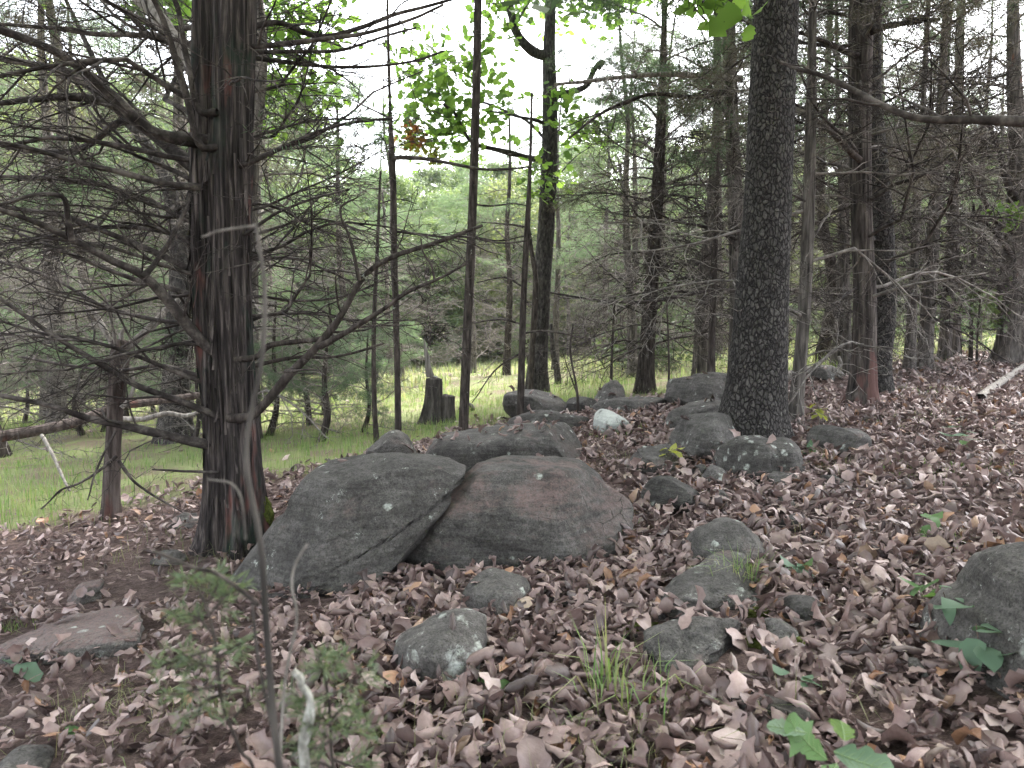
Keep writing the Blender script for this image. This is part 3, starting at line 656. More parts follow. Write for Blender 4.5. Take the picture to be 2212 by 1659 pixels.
def scatter(G, y0, y1, dens, side=.85, pad=.8):
    area = side * (y1 ** 2 - y0 ** 2) + 2 * pad * (y1 - y0); n = int(area * dens)
    y = np.sqrt(G.uniform(0, 1, n) * (y1 ** 2 - y0 ** 2) + y0 ** 2); x = G.uniform(-1, 1, n) * (side * y + pad)
    return x, y

def in_rocks(x, y, f=.72):
    m = np.zeros(len(x), bool)
    for cx, cy_, rx, ry, cz in ROCKS: m |= ((x - cx) / rx) ** 2 + ((y - cy_) / ry) ** 2 < f * f
    return m

G = np.random.default_rng(5)
LV, LF, off = [], [], 0
for y0, y1, dens, prof, cols, size, hmax in ((1.2, 3.7, 1250, (U6, W6, S6), 7, .071, .04), (3.7, 9.5, 860, (U4, W4, S4), 5, .066, .034), (9.5, 28, 220, (U4, W4, S4), 3, .08, .035)):
    x, y = scatter(G, y0, y1, dens, .73, .35)
    p = (1 - grassy(x, y)) * (1 - .88 * bare(x, y)) * (.72 + .5 * vnoise(x * 1.1, y * 1.1, seed=31)); p = p + .05 * (1 - grassy(x, y)) + .004
    p *= np.where(x < -.75, .7, 1.0)
    keep = (G.random(len(x)) < p) & ~in_rocks(x, y); x, y = x[keep], y[keep]; n = len(x)
    z = gz(x, y) + G.uniform(-.008, hmax, n) * np.clip(.4 + 1.0 * vnoise(x * .8, y * .8, seed=33) + .5, .3, 1.2)
    dr = np.zeros(n)     # leaves drift up against the stones
    for cx, cy_, rx, ry, cz in ROCKS: dr = np.maximum(dr, min(.045, .25 * min(rx, ry)) * np.exp(-((np.hypot((x - cx) / rx, (y - cy_) / ry) - .95) * min(rx, ry) / .09) ** 2))
    z = z + dr * G.uniform(.2, 1.0, n)
    V, q = leaf_block(n, G, size * np.where((x < -.75) & (y < 6), .75, 1.0), prof, cols, 6.2, 1.1, .3, np.column_stack([x, y, z]), .33, crinkle=.025)
    LV.append(V); LF.append(q + off); off += len(V)
obj('leaf_litter', mesh_np('leaf_litter', np.concatenate(LV), [np.concatenate(LF)], [M['fallen_leaf']]), kind='stuff')

# the leaves nearest to the camera, one object each
NEAR = []
for s in range(30):
    V, q = leaf_block(1, np.random.default_rng(900 + s), .086, (U8, W8, S8), 9, 6.2, 1.1, .26, np.zeros((1, 3)), .16, crinkle=.02)
    me = mesh_np('fallen_leaf', V, [q], [M['fallen_leaf']]); NEAR.append(me)
k = 0
while k < 290:
    y = math.sqrt(G.uniform(1.5 ** 2, 3.7 ** 2)); x = G.uniform(-1, 1) * (.7 * y + .1)
    if in_rocks(np.array([x]), np.array([y]), .9)[0] or G.random() > (1 - float(bare(x, y))) : continue
    o = obj('fallen_leaf', NEAR[k % 30], loc=(x, y, float(gz(x, y)) + G.uniform(.012, .05)), rot=(G.normal(0, .25), G.normal(0, .25), G.uniform(0, 6.28)), scale=G.uniform(.8, 1.15))
    tag(o, 'curled brown oak leaf lying on top of the litter nearest the camera', 'leaf', 'fallen oak leaves nearest the camera'); k += 1

# leaves caught on top of the stones
from mathutils.bvhtree import BVHTree
LV, LF, off = [], [], 0
for o in [o for o in bpy.data.objects if o.get('category') == 'rock']:
    me = o.data; n_ = len(me.vertices); co = np.empty(n_ * 3, np.float32); me.vertices.foreach_get('co', co); co = co.reshape(-1, 3) + np.array(o.location)
    r_ = max(np.ptp(co[:, 0]), .1); big = o.data.materials[0].name
    if big in ('rock_white', 'moss'): continue
    bv = BVHTree.FromPolygons([tuple(c) for c in co], [tuple(p.vertices) for p in me.polygons]); cnt = int(min(r_ * 9, 8)) if 'long low layered' not in o['label'] else 46
    for t_ in range(cnt):
        x = G.uniform(co[:, 0].min(), co[:, 0].max()); y = G.uniform(co[:, 1].min(), co[:, 1].max()); h, nrm, _, _ = bv.ray_cast(Vector((x, y, 5)), Vector((0, 0, -1)))
        if h is None or nrm.z < .75 or h.z < float(gz(x, y)) + .02: continue
        V, q = leaf_block(1, G, .085, (U6, W6, S6), 7, 6.0, 1.0, .3, np.array([[h.x, h.y, h.z - .004]]), .25, crinkle=.025); LV.append(V); LF.append(q + off); off += len(V)
obj('rock_top_leaves', mesh_np('rock_top_leaves', np.concatenate(LV), [np.concatenate(LF)], [M['fallen_leaf']]), kind='stuff')

# needles and little twigs between the leaves
G = np.random.default_rng(6); T = Tubes()
x, y = scatter(G, 1.0, 7, 110); keep = (G.random(len(x)) < .45 + .55 * bare(x, y)) & ~in_rocks(x, y); x, y = x[keep], y[keep]
for a_, b_ in zip(x, y):
    L = G.uniform(.04, .2); th = G.uniform(0, 6.28); m = np.linspace(-.5, .5, 4)
    px_ = a_ + m * L * math.cos(th) + G.normal(0, .006, 4); py_ = b_ + m * L * math.sin(th) + G.normal(0, .006, 4)
    T.add(np.column_stack([px_, py_, gz(px_, py_) + G.uniform(.004, .05) + m * G.normal(0, .04)]), np.linspace(1, .6, 4) * G.uniform(.0009, .0022), 3)
V, q = T.arrays(); obj('twig_litter', mesh_np('twig_litter', V, [q], [M['litter_twig']]), kind='stuff')
x, y = scatter(G, 1.0, 7.5, 1500); keep = (G.random(len(x)) < bare(x, y) * 1.1 + .02) & ~in_rocks(x, y); x, y = x[keep], y[keep]; n = len(x)
th = G.uniform(0, 6.28, n); L = G.uniform(.03, .07, n); c_, s_ = np.cos(th), np.sin(th); z = gz(x, y) + G.uniform(.002, .016, n); w = .0012
V = np.stack([np.column_stack([x - c_ * L / 2 - s_ * w, y - s_ * L / 2 + c_ * w, z]), np.column_stack([x - c_ * L / 2 + s_ * w, y - s_ * L / 2 - c_ * w, z]), np.column_stack([x + c_ * L / 2, y + s_ * L / 2, z + G.normal(0, .006, n)])], 1).reshape(-1, 3)
obj('needle_litter', mesh_np('needle_litter', V, [np.arange(n * 3).reshape(-1, 3)], [M['litter_twig']]), kind='stuff')

# ------------------------------------------------------------------ grass
def blades(x, y, z, h, w, G, lean=.35, yaw=None):
    n = len(x); yaw = G.uniform(0, 2 * np.pi, n) if yaw is None else yaw; ln = np.abs(G.normal(lean, lean * .6, n)); c, s = np.cos(yaw), np.sin(yaw)
    P0 = np.column_stack([x, y, z]); H = h[:, None]; d = np.column_stack([c, s, np.zeros(n)]); sd = np.column_stack([-s, c, np.zeros(n)]) * w[:, None]
    P1 = P0 + UP * H * .5 + d * H * (ln * .3)[:, None]; P2 = P0 + UP * H * np.maximum(.95 - ln * .5, .25)[:, None] + d * H * (ln * .95)[:, None]
    V = np.stack([P0 - sd, P0 + sd, P1 + sd * .8, P1 - sd * .8, P2], 1).reshape(-1, 3); b = np.arange(n)[:, None] * 5
    return V, [np.column_stack([b, b + 1, b + 2, b + 3]), np.column_stack([b + 3, b + 2, b + 4])]
G = np.random.default_rng(8)
x, y = scatter(G, 3.6, 15, 620, .8, .3); gr = grassy(x, y); dn = .35 + .75 * vnoise(x * .7, y * .7, seed=41) + .35 * vnoise(x * 2.6, y * 2.6, seed=42)
keep = (G.random(len(x)) < gr * np.clip(dn + .15, .06, 1)) & ~in_rocks(x, y, .9); x, y = x[keep], y[keep]; n = len(x)
V, f = blades(x, y, gz(x, y) - .005, G.uniform(.07, .26, n) * (.75 + .4 * vnoise(x, y, seed=43)), G.uniform(.0016, .0034, n), G)
obj('grass', mesh_np('grass', V, f, [M['grass']]), kind='stuff')
y = np.sqrt(G.uniform(13.5 ** 2, 44 ** 2, 64000)); x = G.uniform(-1, 1, len(y)) * (.75 * y)
keep = G.random(len(x)) < grassy(x, y) * np.clip(.5 + .6 * vnoise(x * .25, y * .25, seed=45) + .4 * vnoise(x * 1.1, y * 1.1, seed=46), .05, 1); x, y = x[keep], y[keep]; n = len(x)
V, f = blades(x, y, gz(x, y) - .01, G.uniform(.1, .38, n), G.uniform(.006, .017, n), G, .4)
obj('field_grass', mesh_np('field_grass', V, f, [M['grass_field']]), kind='stuff')
x, y = scatter(G, 1.1, 7, 260, .75, .3); keep = (vnoise(x * 1.3, y * 1.3, seed=51) + .32 * (x < .1) * (y < 4.5) > .4 + .2 * G.random(len(x))) & ~in_rocks(x, y, .95); x, y = x[keep], y[keep]; n = len(x)
V, f = blades(x, y, gz(x, y), G.uniform(.05, .18, n), G.uniform(.0009, .0018, n), G, .7)
obj('dry_grass', mesh_np('dry_grass', V, f, [M['dry_grass']]), kind='stuff')
# ------------------------------------------------------------------ trees near the camera
G = np.random.default_rng(21)
def two_stems(TH, AR):
    d = .47; r = .66
    def circ(c, r_): 
        cx = math.cos(c) * d; sx = math.sin(c) * d; b = cx * np.cos(TH) + sx * np.sin(TH)
        q = b * b - d * d + r_ * r_
        return np.where(q > 0, b + np.sqrt(np.maximum(q, 0)), 0)
    return np.maximum(np.maximum(circ(math.pi * .9, .54), circ(-.3, .66)), .35)
hp = [(502, 1190, 150), (503, 1080, 124), (498, 960, 112), (484, 800, 110), (475, 640, 112), (472, 480, 118), (474, 320, 122), (477, 160, 122), (480, 0, 122)]
root, hb, HL, HR = tree('cedar_tree', 'thick shaggy two-stemmed dark cedar standing beside the sloping slab boulder', hp, 'cedar_bark', top=6.5, seed=3, nt=160, nz=340, disp=strips(.018, 4.2, 1.1, 3), flare=.34, fh=.16, lobes=4, section=two_stems)
HY = hb[1]
# red and grey peeling strips hang off the trunk
Vs, Fs, off = [], [], 0
Pc = spline(np.column_stack([HL, HR]), 200)
for s in range(110):
    h = G.uniform(.1, 2.5); c_, r_ = along(Pc[:, :3], Pc[:, 3], h); th = G.uniform(-math.pi * 1.05, .05); L = G.uniform(.08, .35); w = G.uniform(.003, .011)
    rr = r_ * float(two_stems(np.array(th), 0)) * 1.0 + .012
    t = np.linspace(0, 1, 6); out = G.uniform(0, .035) * t ** 2 + .004; dirv = np.array([math.cos(th), math.sin(th), 0])
    side = np.array([-math.sin(th), math.cos(th), 0]) * w
    C_ = c_ + dirv * rr + dirv * out[:, None] - UP * (t * L)[:, None] + np.array([1, 0, 0]) * (G.normal(0, .008) * t)[:, None]
    Vs.append(np.stack([C_ - side, C_ + side], 1).reshape(-1, 3)); b = np.arange(5)[:, None] * 2 + off; Fs.append(np.column_stack([b, b + 1, b + 3, b + 2])); off += 12
obj('peeling_bark', mesh_np('peeling_bark', np.concatenate(Vs), [np.concatenate(Fs)], [M['cedar_bark']]), root, kind='stuff')
B = lambda px, w0, w1, dy0, dy1, nch=(9, 5, 3), lev=2, mat='twig', **k: px_branch(root, hb, ([(468, px[0][1] + 6)] if 400 < px[0][0] < 452 else [(492, px[0][1] + 6)] if 525 < px[0][0] < 565 else []) + px, w0, w1, HY + dy0, HY + dy1, mat, G, nch, lev, **k)
B([(425,300),(330,285),(250,215),(165,140),(80,95),(-40,50)], 30, 14, 0, -.5, lev=3, nch=(14,6,3))
B([(425,360),(370,320),(320,280),(250,230),(190,180),(120,150),(-30,120)], 34, 12, .05, .6, lev=3, nch=(14,6,3))
B([(250,228),(200,213),(120,212),(-30,225)], 20, 10, .3, .2, lev=3, nch=(10,5,3))
B([(300,262),(250,265),(200,310),(140,330),(60,325),(-20,310)], 18, 8, .35, .7, lev=3, nch=(10,6,3))
B([(440,165),(395,100),(350,50),(295,-15)], 40, 28, .1, .5, lev=2, mat='dead_wood')
B([(430,310),(402,200),(372,100),(345,30),(325,-20)], 18, 11, -.12, -.3, lev=2)
B([(428,235),(408,140),(392,60),(372,-20)], 16, 10, -.15, -.1, lev=2)
B([(432,403),(350,395),(250,370),(150,345),(60,320),(-40,300)], 17, 8, 0, -.4, lev=3, nch=(13,6,3))
B([(425,588),(350,552),(250,510),(150,470),(60,455),(-30,440)], 17, 8, .05, .4, lev=3, nch=(12,6,3))
B([(482,775),(425,725),(360,645),(310,595),(250,565),(150,515),(75,480),(-20,445)], 27, 10, -.03, -.6, lev=3, nch=(12,6,3))
B([(310,596),(345,555),(372,515),(395,465),(412,418)], 14, 6, -.3, -.2, lev=2)
B([(155,517),(148,480),(140,430),(105,420),(60,425),(-10,445)], 13, 6, -.5, -.7, lev=2)
B([(482,902),(400,870),(290,830),(200,775),(100,715),(-20,630)], 16, 8, -.03, -.5, lev=3, nch=(12,5,3))
B([(430,955),(300,927),(200,905),(100,875),(-20,850)], 24, 9, 0, -.3, lev=2, nch=(12,5))
B([(430,520),(350,500),(260,490),(170,500),(60,520),(-20,530)], 12, 6, .1, .8, lev=3, nch=(12,6,3))
B([(430,640),(360,620),(280,600),(180,560),(80,520),(-20,480)], 13, 6, .15, 1.0, lev=3, nch=(12,6,3))
B([(428,700),(330,690),(220,660),(110,600),(-20,560)], 11, 6, .15, 1.1, lev=3, nch=(12,6,3))
B([(425,470),(330,440),(220,400),(120,385),(-20,380)], 12, 6, .15, 1.0, lev=3, nch=(14,6,3))
B([(428,810),(350,790),(260,800),(150,790),(40,770)], 10, 5, .2, .9, lev=3, nch=(10,5,3))
B([(472,1020),(400,1018),(330,1014)], 8, 4, -.14, -.2, lev=2, nch=(3,2), t0=.6)
B([(425,120),(330,80),(220,75),(100,60),(-20,50)], 13, 7, .1, .8, lev=3, nch=(14,6,3))
B([(425,60),(360,60),(260,20),(180,-30)], 14, 8, .1, .9, lev=3, nch=(12,6,3))
B([(532,60),(600,48),(690,80),(780,60),(860,30),(990,-5)], 15, 6, -.05, .5, lev=2, nch=(8,4))
B([(535,100),(620,95),(700,85),(800,70),(890,40),(960,10)], 14, 6, 0, -.3, lev=2, nch=(8,4))
B([(535,112),(640,112),(740,108),(840,75),(900,60)], 11, 4, .05, .4, lev=2, nch=(8,4))
B([(535,122),(620,135),(720,145),(830,142),(900,130),(960,110)], 11, 4, 0, .6, lev=2, nch=(7,3))
B([(535,352),(600,325),(680,288),(760,265),(850,255)], 12, 5, -.05, -.4, lev=3, nch=(9,4,2), leaves=('cedar_leaf', 2))
B([(535,300),(600,280),(680,260),(800,256)], 8, 3, .1, .5, lev=2, nch=(8,4))
B([(530,505),(600,460),(690,425),(755,410)], 9, 4, 0, -.3, lev=2, nch=(6,3))
B([(530,440),(600,450),(700,500),(790,520)], 7, 3, .2, .8, lev=3, nch=(8,4,2))
B([(545,895),(620,815),(690,745),(740,680),(790,595),(850,555),(950,520),(1045,487)], 23, 7, -.12, -.5, lev=2, nch=(7,3), mat='pole_bark')
B([(690,748),(760,710),(830,668),(880,632),(940,605),(1012,568)], 14, 5, -.3, -.6, lev=2, nch=(6,3), mat='pole_bark')
B([(555,770),(580,748),(640,738),(700,728),(745,672)], 15, 9, -.1, -.3, lev=2, nch=(5,3), mat='pole_bark')
B([(545,790),(640,772),(730,770),(830,742)], 11, 4, -.05, .2, lev=2, nch=(7,3), mat='pole_bark')
B([(775,605),(758,520),(735,452),(775,425)], 9, 3, -.4, -.5, lev=2, nch=(3,2), mat='pole_bark')
B([(940,607),(930,570),(912,540),(910,515)], 6, 3, -.5, -.5, lev=2, nch=(2,2), mat='pole_bark')
B([(560,640),(640,650),(740,640),(840,600)], 8, 3, .3, 1.1, lev=3, nch=(10,5,3))
B([(555,560),(640,560),(740,600),(800,640)], 8, 3, .3, 1.2, lev=3, nch=(10,5,3))
limbs(root, HL, HR, 333, [('dark', 15, .9, 3.0, .7, 1.25, -.1, .3, [3.0, 2.5, 3.5, 2.2, 2.8]), ('dark', 9, 1.2, 2.9, .5, .9, -.1, .3, [.5, .9, .2])])
# moss at the foot
V, fc = ico(4); d_ = 1 + .25 * fbm(V[:, 0] * 3, V[:, 1] * 3, V[:, 2] * 3, 3, 4)
obj('moss_pad', mesh_np('moss_pad', V * d_[:, None] * np.array([.05, .05, .09]) + (at(572, 1110, HY - .02) - hb), [fc], [M['moss']]), root)

gum_px = [(1622, 958, 168), (1627, 905, 138), (1636, 800, 122), (1648, 600, 108), (1659, 400, 97), (1668, 200, 92), (1676, 0, 88)]
root, gb, GL, GR = tree('gum_tree', 'thick dark tree with blocky cracked bark rising between the speckled boulders', gum_px, 'gum_bark', top=8, seed=5, nt=140, nz=360, disp=plates(.006, .05, 5, 1.3), flare=.3, fh=.2, lobes=6)
GY = gb[1]
px_branch(root, gb, [(1600, 40), (1570, -20), (1540, -60), (1530, -30), (1520, 5)], 14, 5, GY - .3, 4.6, 'oak_bark')

oak_px = [(1160, 852, 52), (1164, 760, 40), (1172, 600, 37), (1180, 480, 35), (1187, 350, 33), (1188, 200, 30), (1186, 120, 25), (1190, 0, 20)]
root, ob_, OL, OR = tree('oak_tree', 'oak with knotty dark trunk rising behind the blocky square-edged rock', oak_px, 'oak_bark', top=8.5, seed=6, nt=90, nz=380, disp=plates(.009, .04, 7, 1.8), flare=.3, fh=.3)
OY = ob_[1]
O = lambda px, w0, w1, dy0, dy1, nch=(8, 4), lev=2, mat='oak_bark', **k: px_branch(root, ob_, px, w0, w1, OY + dy0, OY + dy1, mat, G, nch, lev, **k)
O([(1186,122),(1150,110),(1125,85),(1108,45),(1095,-20)], 22, 15, 0, -.3)
O([(1110,60),(1128,30),(1145,0)], 7, 3, -.2, -.3)
O([(1195,205),(1250,195),(1272,180),(1280,160),(1292,138),(1300,134),(1296,148)], 17, 9, 0, -.6, nch=(5,3))
O([(1180,348),(1090,328),(1018,305),(985,250),(960,225)], 15, 6, 0, -.8)
O([(1183,420),(1200,350),(1150,270),(1080,235),(1030,215)], 9, 4, .1, .6)
O([(1185,272),(1165,262),(1110,250),(1060,240)], 9, 4, 0, -.6)

def leaf_spray(root, base, name, px, Y, rad, n, size, mat, seed, stem=None, G=None):
    """loose clusters of lobed leaves round picture points, each on twigs"""
    G = np.random.default_rng(seed); Vs, Fs, off = [], [], 0; T = Tubes()
    for (u, v) in px:
        c = at(u, v, Y) - base + G.normal(0, rad * .4, 3); m = max(3, int(n * G.uniform(.6, 1.3)))
        P = c + G.normal(0, rad, (m, 3)) * np.array([1, 1, .7])
        pre = (G.uniform(0, 6.28, m), np.abs(G.normal(.75, .4, m)), G.uniform(0, 6.28, m))
        V, q = leaf_block(m, G, size, (U8, W8, S8), 3, .7, .5, .6, None, .25, crinkle=.01, pre=pre)
        V = V + np.repeat(P, 24, 0); Vs.append(V); Fs.append(q + off); off += len(V)
        for p in P[::3]: T.add(spline([c + G.normal(0, .02, 3), (c + p) / 2 + G.normal(0, .04, 3), p], 4), [.005, .004, .003, .002], 3)
    V2, q2 = T.arrays(); V = np.concatenate(Vs + [V2]); f1 = np.concatenate(Fs)
    return obj(name, mesh_np(name, V, [f1, q2 + off], [M[mat], M['twig']], midx=np.r_[np.zeros(len(f1), int), np.ones(len(q2), int)]), root, kind='stuff')
def area(u0, u1, v0, v1, n, seed):
    G_ = np.random.default_rng(seed); return np.column_stack([G_.uniform(u0, u1, n), G_.uniform(v0, v1, n)])
leaf_spray(root, ob_, 'leaf_spray', np.vstack([area(870, 1000, 70, 240, 20, 1), area(880, 980, 180, 330, 10, 2), area(1000, 1110, 60, 300, 18, 3), area(1190, 1270, 180, 260, 8, 4), area(1040, 1080, 10, 60, 4, 5), area(960, 1020, 270, 310, 6, 6), area(1160, 1200, 335, 400, 5, 7)]), OY - .5, .24, 18, .14, 'oak_leaf_green', 31)
leaf_spray(root, ob_, 'leaf_spray', [(880, 292), (890, 300), (900, 296)], OY - .8, .09, 20, .13, 'autumn_leaf', 32)
leaf_spray(root, ob_, 'leaf_spray', [(880, 318), (910, 318), (935, 330), (945, 345)], OY - .8, .08, 14, .13, 'yellow_leaf', 33)
leaf_spray(bpy.data.objects['gum_tree'], gb, 'leaf_spray', [(1480, 5), (1510, 10), (1545, 5), (1575, 20), (1600, 12), (1500, -10), (1560, -10)], 4.8, .07, 9, .13, 'oak_leaf_green', 34)

# leaning mossy oak behind the big cedar
px = [(382, 952, 74), (380, 850, 58), (386, 700, 50), (390, 610, 46), (384, 520, 34), (366, 410, 27), (338, 345, 23), (300, 290, 19), (255, 235, 12)]
root, lb, LL, LR = tree('oak_tree', 'leaning crooked tree half hidden behind the big shaggy cedar', px, 'oak_bark', top=6.5, seed=8, nt=60, nz=220, disp=plates(.01, .05, 9, 1.6), flare=.45, fh=.3)
Yl = lb[1]
px_branch(root, lb, [(388, 560), (420, 400), (480, 250), (560, 140), (650, 60)], 22, 9, Yl, Yl + .6, 'oak_bark', G, (8, 4), 2)
leaf_spray(root, lb, 'leaf_spray', np.vstack([area(545, 690, 20, 200, 34, 11), area(545, 640, 180, 270, 12, 12), area(560, 720, -20, 60, 12, 13), area(660, 700, 190, 240, 5, 14)]), Yl + .4, .2, 14, .12, 'oak_leaf_green', 35)

# red-barked snag with grey twisted top
px = [(238, 1120, 34), (242, 1020, 30), (248, 900, 31), (257, 790, 36), (260, 735, 28)]
root, sb, SL, SR = tree('dead_tree', 'short red-barked snag with pale twisted top branches, left of the big cedar', px, 'cedar_bark_red', top=None, seed=9, nt=60, nz=140, disp=strips(.008, 4, 1.5, 9), flare=.35, fh=.12)
Ys = sb[1]
S = lambda px, w0, w1, dy0, dy1, nch=(5, 3), lev=2, mat='dead_wood', **k: px_branch(root, sb, px, w0, w1, Ys + dy0, Ys + dy1, mat, G, nch, lev, **k)
S([(258,755),(300,730),(345,690),(360,668),(395,640)], 19, 12, 0, .3)
S([(250,755),(235,730),(215,690),(195,660),(180,630),(170,605)], 14, 6, 0, .1)
S([(262,750),(264,720),(268,705)], 17, 4, 0, 0, nch=None)
S([(250,745),(240,690),(225,640),(175,600)], 8, 4, -.1, -.3)
S([(262,880),(280,860),(290,830),(280,790)], 10, 6, -.05, 0)
S([(252,985),(210,1020),(170,1045),(130,1060),(90,1100)], 8, 3, -.1, -.3, mat='twig', nch=(8,4))
S([(256,995),(290,1040),(340,1075),(400,1110)], 8, 3, -.1, -.2, mat='twig', nch=(8,4))
S([(250,930),(220,990),(200,1040),(190,1080)], 6, 3, -.1, -.4, mat='twig', nch=(7,4))

# slender dead poles
def pole(label, px, seed, branches=(), mat='pole_bark', top=None, nt=26, spec=(), Y=None):
    root, b, L, R_ = tree('dead_tree', label, px, mat, spec, top=top, seed=seed, nt=nt, nz=160, disp=strips(.0025, 3, 2, seed), flare=.25, fh=.06, Y=Y)
    for px_, w0, w1, dy0, dy1, nch in branches: px_branch(root, b, px_, w0, w1, b[1] + dy0, b[1] + dy1, 'twig', G, nch, 2)
    return root, b
pole('thin dead tree whose side branch turns out flat to the right like a bent elbow', [(861, 992, 15), (858, 800, 13), (853, 600, 13), (850, 420, 12), (847, 348, 13), (843, 250, 7), (840, 150, 6), (836, -20, 4)], 12,
     [([(848,350),(855,340),(900,341),(960,351),(1010,360),(1060,367),(1150,360)], 10, 4, 0, -.2, (4,3)), ([(856,500),(900,505),(960,512),(1010,512),(1080,525),(1140,520)], 6, 3, 0, .2, (5,3)), ([(843,255),(800,235),(760,215)], 5, 2, 0, .2, (5,3))])
pole('thin twiggy dead sapling left of the elbow-branched dead tree', [(814, 958, 12), (808, 850, 10), (808, 700, 9), (814, 560, 7), (822, 370, 4)], 13, [([(812,600),(780,570),(740,560)], 4, 2, 0, .2, (5,3)), ([(810,690),(850,670),(890,640)], 4, 2, 0, .3, (5,3)), ([(818,440),(860,430),(900,440)], 3, 2, 0, .1, (4,2))])
pole('straight bare dark pole of a dead tree standing before the sunny clearing', [(999, 942, 21), (1006, 800, 20), (1014, 600, 19), (1022, 420, 18), (1028, 220, 18), (1033, -20, 15)], 14, [([(1022,440),(1060,445),(1110,440),(1140,445)], 5, 2, 0, -.1, (4,3)), ([(1018,510),(1080,520),(1150,505)], 5, 2, 0, .3, (4,3))], top=6)
pole('dark pole with many fine twigs between the straight pole and the oak', [(1123, 925, 17), (1127, 780, 15), (1131, 640, 13), (1139, 490, 12), (1145, 360, 7), (1149, 200, 4)], 15, [([(1139,490),(1100,485),(1040,480)], 5, 2, 0, .2, (6,3)), ([(1131,620),(1090,600),(1030,610)], 5, 2, 0, .3, (7,4)), ([(1128,700),(1080,690),(1010,700)], 5, 2, 0, .3, (7,4)), ([(1127,760),(1070,800),(1020,870)], 5, 2, 0, .3, (8,4)), ([(1128,720),(1180,715),(1260,730)], 5, 2, 0, .3, (7,4))])
pole('short crooked stem pressed close against the left side of the oak', [(1146, 862, 12), (1150, 750, 12), (1157, 640, 14), (1156, 590, 11), (1148, 540, 9), (1142, 490, 6)], 16)
pole('tiny leafless stem in front of the cone-shaped rock', [(1319, 862, 7), (1322, 760, 5), (1328, 640, 3)], 17, [([(1321,740),(1345,735),(1400,742)], 3, 2, 0, 0, (3,2))])
pole('thin leafless stem left of the cone-shaped rock', [(1250, 905, 7), (1246, 840, 5), (1232, 760, 4), (1238, 700, 3)], 18, [([(1246,850),(1225,790),(1215,760)], 3, 2, 0, .1, (3,2))])
pole('slender upright stem with dark bark near the clearing right of the oak', [(1206, 830, 14), (1203, 800, 14), (1195, 760, 12), (1190, 700, 8)], 19, mat='oak_bark')
pole('spindly dead stem rising at the left of the far boulder', [(1443, 872, 5), (1445, 780, 4), (1440, 640, 3)], 20)

# broken stump with splintered top
root, b, L, R_ = tree('stump', 'splintered grey stump with a tall pale spike left of the straight pole', [(932, 915, 54), (935, 880, 40), (937, 850, 34), (938, 818, 31)], 'stump_wood', top=None, seed=30, nt=80, nz=80, disp=strips(.014, 3, 1.2, 30), flare=.35, fh=.12, cat='stump')
V = []
def wedge(root, b, px, w0, Y, mat, name, dep=.05):
    n = 14; P = spline(np.array([at(u, v, Y) for u, v in px]) - b, n); t = np.linspace(0, 1, n)
    Rr = w0 * .5 * Y / F * (1 - t) ** .7 + .002; th = np.arange(8) * np.pi / 4
    Vv = (P[:, None] + Rr[:, None, None] * (np.cos(th)[None, :, None] * np.array([1, 0, 0]) + .4 * np.sin(th)[None, :, None] * np.array([0, 1, 0])) * (1 + .25 * vnoise(t[:, None] * 5 + th[None], th[None] + t[:, None] * 2, seed=3))[..., None]).reshape(-1, 3)
    i = np.arange(n - 1)[:, None]; j = np.arange(8)[None]; j2 = (j + 1) % 8
    return obj(name, mesh_np(name, Vv, [np.stack([i * 8 + j, i * 8 + j2, (i + 1) * 8 + j2, (i + 1) * 8 + j], -1).reshape(-1, 4)], [M[mat]]), root)
wedge(root, b, [(930, 815), (924, 780), (916, 730)], 15, b[1], 'dead_wood', 'splinter')
wedge(root, b, [(945, 815), (918, 806), (905, 802)], 10, b[1], 'white_stick', 'splinter')
wedge(root, b, [(925, 812), (921, 795), (919, 785)], 8, b[1] + .03, 'dead_wood', 'splinter')
root, b, L, R_ = tree('stump', 'shorter dark hollow stump joined to the right of the splintered stump', [(963, 912, 42), (963, 885, 36), (962, 856, 38)], 'stump_wood', top=None, seed=31, nt=70, nz=60, disp=strips(.02, 2.5, 1.0, 31), flare=.2, fh=.1, cat='stump')

# ------------------------------------------------------------------ cedars of the middle ground
gray = 'cedar_bark_grey'
D_ = lambda n, h0, h1, s0=.8, s1=1.5, p0=-.2, p1=.25: ('dark', int(n * 1.5), h0, h1, s0, s1, p0, p1)
GRN = lambda n, h0, h1, s0=.7, s1=1.1, k='green': (k, n, h0, h1, s0, s1, .05, .45)
st = strips(.008, 4, 1.4, 40)
def cedar(label, px, seed, spec, mat=gray, nt=48, nz=200, top=8.5, Y=None, group=None, fl=.4):
    spec = list(spec) + ([('dead', 7, .6, 4.6, .9, 1.6, -.2, .2)] if top else [])
    return tree('cedar_tree', label, px, mat, spec, top=top, seed=seed, nt=nt, nz=nz, disp=st, flare=fl, fh=.18, Y=Y, group=group)
cedar('dark cedar with drooping dead branches standing at the clearing edge behind the ledge rock', [(1390, 848, 44), (1396, 780, 35), (1404, 660, 31), (1414, 520, 27), (1422, 380, 24), (1429, 230, 18), (1434, 80, 12)], 41, [D_(28, .6, 3.6, .7, 1.3, -.25, .25), GRN(14, 3.4, 7.5, .8, 1.2, 'green'), ('dry', 5, 3, 5, .7, 1, 0, .3)], 'pole_bark')
root, b, L, R_ = cedar('grey cedar partly hidden behind the left side of the rough-barked tree', [(1592, 850, 44), (1593, 700, 33), (1590, 500, 30), (1583, 300, 27), (1572, 0, 23)], 42, [D_(16, 1.0, 4.0), GRN(14, 3.6, 8, .8, 1.3)])
px_branch(root, b, [(1600, 170), (1500, 163), (1400, 162), (1300, 172), (1200, 182)], 15, 6, b[1] - .6, b[1] - 1.6, 'dead_wood', G, (8, 4), 2)
